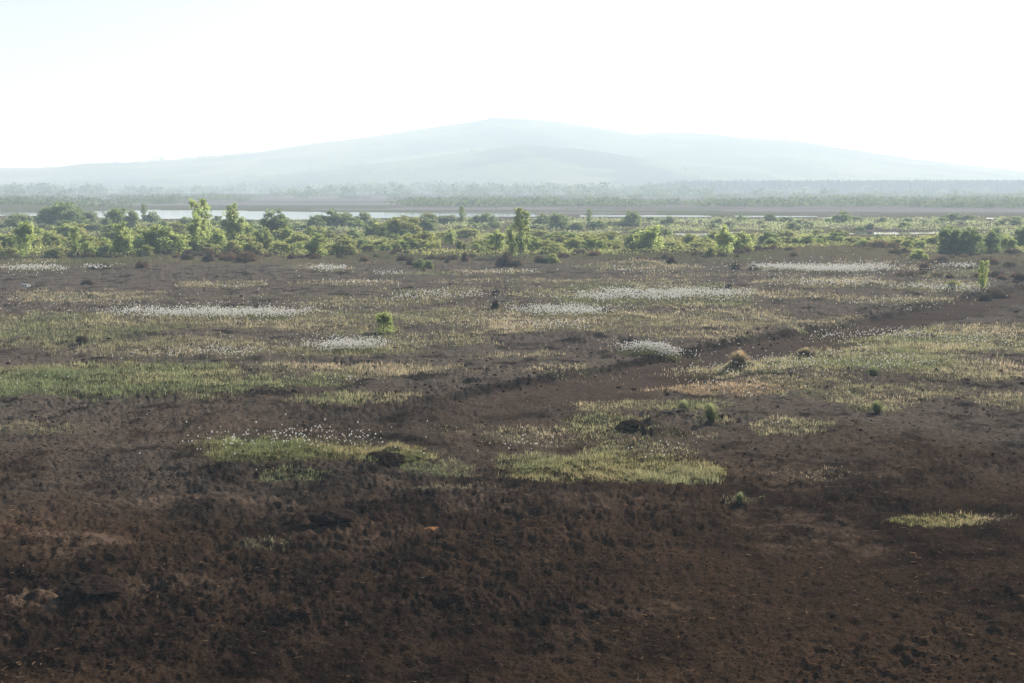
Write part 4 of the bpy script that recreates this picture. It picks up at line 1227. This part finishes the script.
def put_lump(name, px, py, wpx, hpx, mat, seed, label, cat, group=None, depth=1.0):
    o = link(name, lump_mesh(name, mat, seed))
    gx, gy = (float(q) for q in ground_at(px, py))
    w = wpx / F * gy / 2; h = hpx / F * gy
    o.location = (gx, gy, float(relief_near(gx, gy)[0]) + (.1 if w < .35 else -.22) * h); o.scale = (w, w * depth, h / .85); o.rotation_euler = (0, 0, seed * 1.7 % .6 - .3)
    tag(o, label, cat, group); return o


put_lump('peat_clod', 378, 461, 26, 9, M['clod'], 301, 'black ragged peat clod at the left of the mossy hump', 'peat clod', 'peat clods')
put_lump('peat_clod', 391, 464, 32, 15, M['clod'], 302, 'tallest black peat clod against the mossy hump', 'peat clod', 'peat clods')
put_lump('moss_hump', 405, 459, 46, 6, M['moss'], 303, 'yellow-green mossy hump behind the black peat clods', 'moss')
put_lump('peat_clod', 432, 522, 15, 4.5, M['orange'], 304, 'small orange dry lump of peat on the brown foreground', 'peat clod', 'peat clods')
put_lump('peat_clod', 92, 592, 60, 15, M['clod'], 305, 'broad dark peat heap at the lower left', 'peat clod', 'peat clods')
put_lump('peat_clod', 334, 521, 46, 10, M['clod'], 306, 'low dark peat heap below the nearest cottongrass', 'peat clod', 'peat clods')
put_lump('peat_clod', 723, 424, 14, 5, M['clod'], 307, 'small dark clod right of the round green rush tuft', 'peat clod', 'peat clods')
put_lump('peat_clod', 632, 434, 30, 8, M['clod'], 308, 'dark lump beside the grassy hummock above the oval patch', 'peat clod', 'peat clods')
put_lump('peat_clod', 500, 538, 30, 6, M['clod'], 309, 'black crumbly lump in the middle of the foreground', 'peat clod', 'peat clods')
put_lump('stone', 26, 287, 9, 4, M['stone'], 310, 'small pale stone on the far left peat', 'stone')


def bog_wood(px, py, wpx, label, seed, curve=.15):
    r = np.random.default_rng(seed)
    gx, gy = (float(q) for q in ground_at(px, py)); L = wpx / F * gy
    a = r.uniform(-.25, .25); m = MB()
    ts = np.linspace(-.5, .5, 7)
    pts = np.stack([ts * L * math.cos(a), ts * L * math.sin(a) + curve * L * (ts ** 2), .02 + .03 * np.sin(ts * 5)], 1)
    m.tube(pts,   .015 * np.array([.4, .9, 1, 1.1, .9, .7, .25]))
    m.tube([pts[4], pts[4] + np.array([.12 * L, .1 * L, .08]), pts[4] + np.array([.25 * L, .12 * L, .1])], [.011, .007, .002], 5)
    o = link('bog_wood', m.mesh('bog_wood', M['wood']), None, (gx, gy, float(relief_near(gx, gy)[0]) + .02))
    tag(o, label, 'driftwood', 'pieces of bleached bog wood')


bog_wood(722, 413, 30, 'bleached root lying right behind the round rush tuft', 1)
bog_wood(784, 403, 34, 'bleached stick below the straw-coloured slope', 2)
bog_wood(675, 422, 30, 'pale stick on the peat below the low rush tuft', 3)


# ------------------------------------------------------------------ haze, sky, sun, camera
def build_haze():
    me = bpy.data.meshes.new('haze')
    x, y0, y1, z0, z1 = 4600, -4600, 4600, -3, 118
    v = [(-x, y0, z0), (x, y0, z0), (x, y1, z0), (-x, y1, z0), (-x, y0, z1), (x, y0, z1), (x, y1, z1), (-x, y1, z1)]
    f = [(0, 3, 2, 1), (4, 5, 6, 7), (0, 1, 5, 4), (1, 2, 6, 5), (2, 3, 7, 6), (3, 0, 4, 7)]
    me.from_pydata(v, [], f); me.update()
    m, nt, out = new_mat('haze_air')
    p = N(nt, 'ShaderNodeVolumePrincipled')
    p.inputs['Density'].default_value = HAZE_D
    p.inputs['Color'].default_value = (*HAZE_C, 1)
    p.inputs['Absorption Color'].default_value = (0.75, 0.93, 1, 1)
    p.inputs['Anisotropy'].default_value = HAZE_G
    p.inputs['Density Attribute'].default_value = ''
    p.inputs['Temperature Attribute'].default_value = ''
    nt.links.new(p.outputs[0], out.inputs['Volume'])
    me.materials.append(m)
    tag(link('haze', me), 'pale bright haze lying over the whole bog', 'haze', None, 'stuff')


HAZE_D, HAZE_C, HAZE_G = 0.00098, (0.66, 0.845, 1.0), 0.12
build_haze()

w = bpy.data.worlds.new('World'); S.world = w; w.use_nodes = True
nt = w.node_tree; bg = nt.nodes['Background']
sky = nt.nodes.new('ShaderNodeTexSky'); sky.sky_type = 'NISHITA'; sky.sun_disc = False
sky.sun_elevation = SUN_EL; sky.sun_rotation = SUN_AZ
sky.air_density = 1.0; sky.dust_density = 2.4; sky.ozone_density = 1.0
nt.links.new(sky.outputs[0], bg.inputs[0]); bg.inputs[1].default_value = 0.075

sl = bpy.data.lights.new('sun', 'SUN'); sl.energy = 5.0; sl.angle = R(0.6); sl.color = (1.0, 0.965, 0.93)
so = bpy.data.objects.new('sun', sl); COL.objects.link(so)
from mathutils import Vector
d = Vector((math.sin(SUN_AZ) * math.cos(SUN_EL), math.cos(SUN_AZ) * math.cos(SUN_EL), math.sin(SUN_EL)))
so.rotation_euler = d.to_track_quat('Z', 'Y').to_euler()

cam = bpy.data.cameras.new('camera'); co = bpy.data.objects.new('camera', cam); COL.objects.link(co)
cam.sensor_width = 36; cam.lens = F / W * 36; cam.clip_start = 0.5; cam.clip_end = 20000
co.location = (0, 0, CAM_H); co.rotation_euler = (math.pi / 2 - PITCH, 0, 0)
S.camera = co

vs = S.view_settings
vs.view_transform = 'Standard'; vs.look = 'None'; vs.exposure = 0.88; vs.gamma = 1.0; vs.use_curve_mapping = False
S.render.engine = 'CYCLES'
S.cycles.use_denoising = True
S.cycles.max_bounces = 8; S.cycles.volume_bounces = 1; S.cycles.diffuse_bounces = 3; S.cycles.transmission_bounces = 4
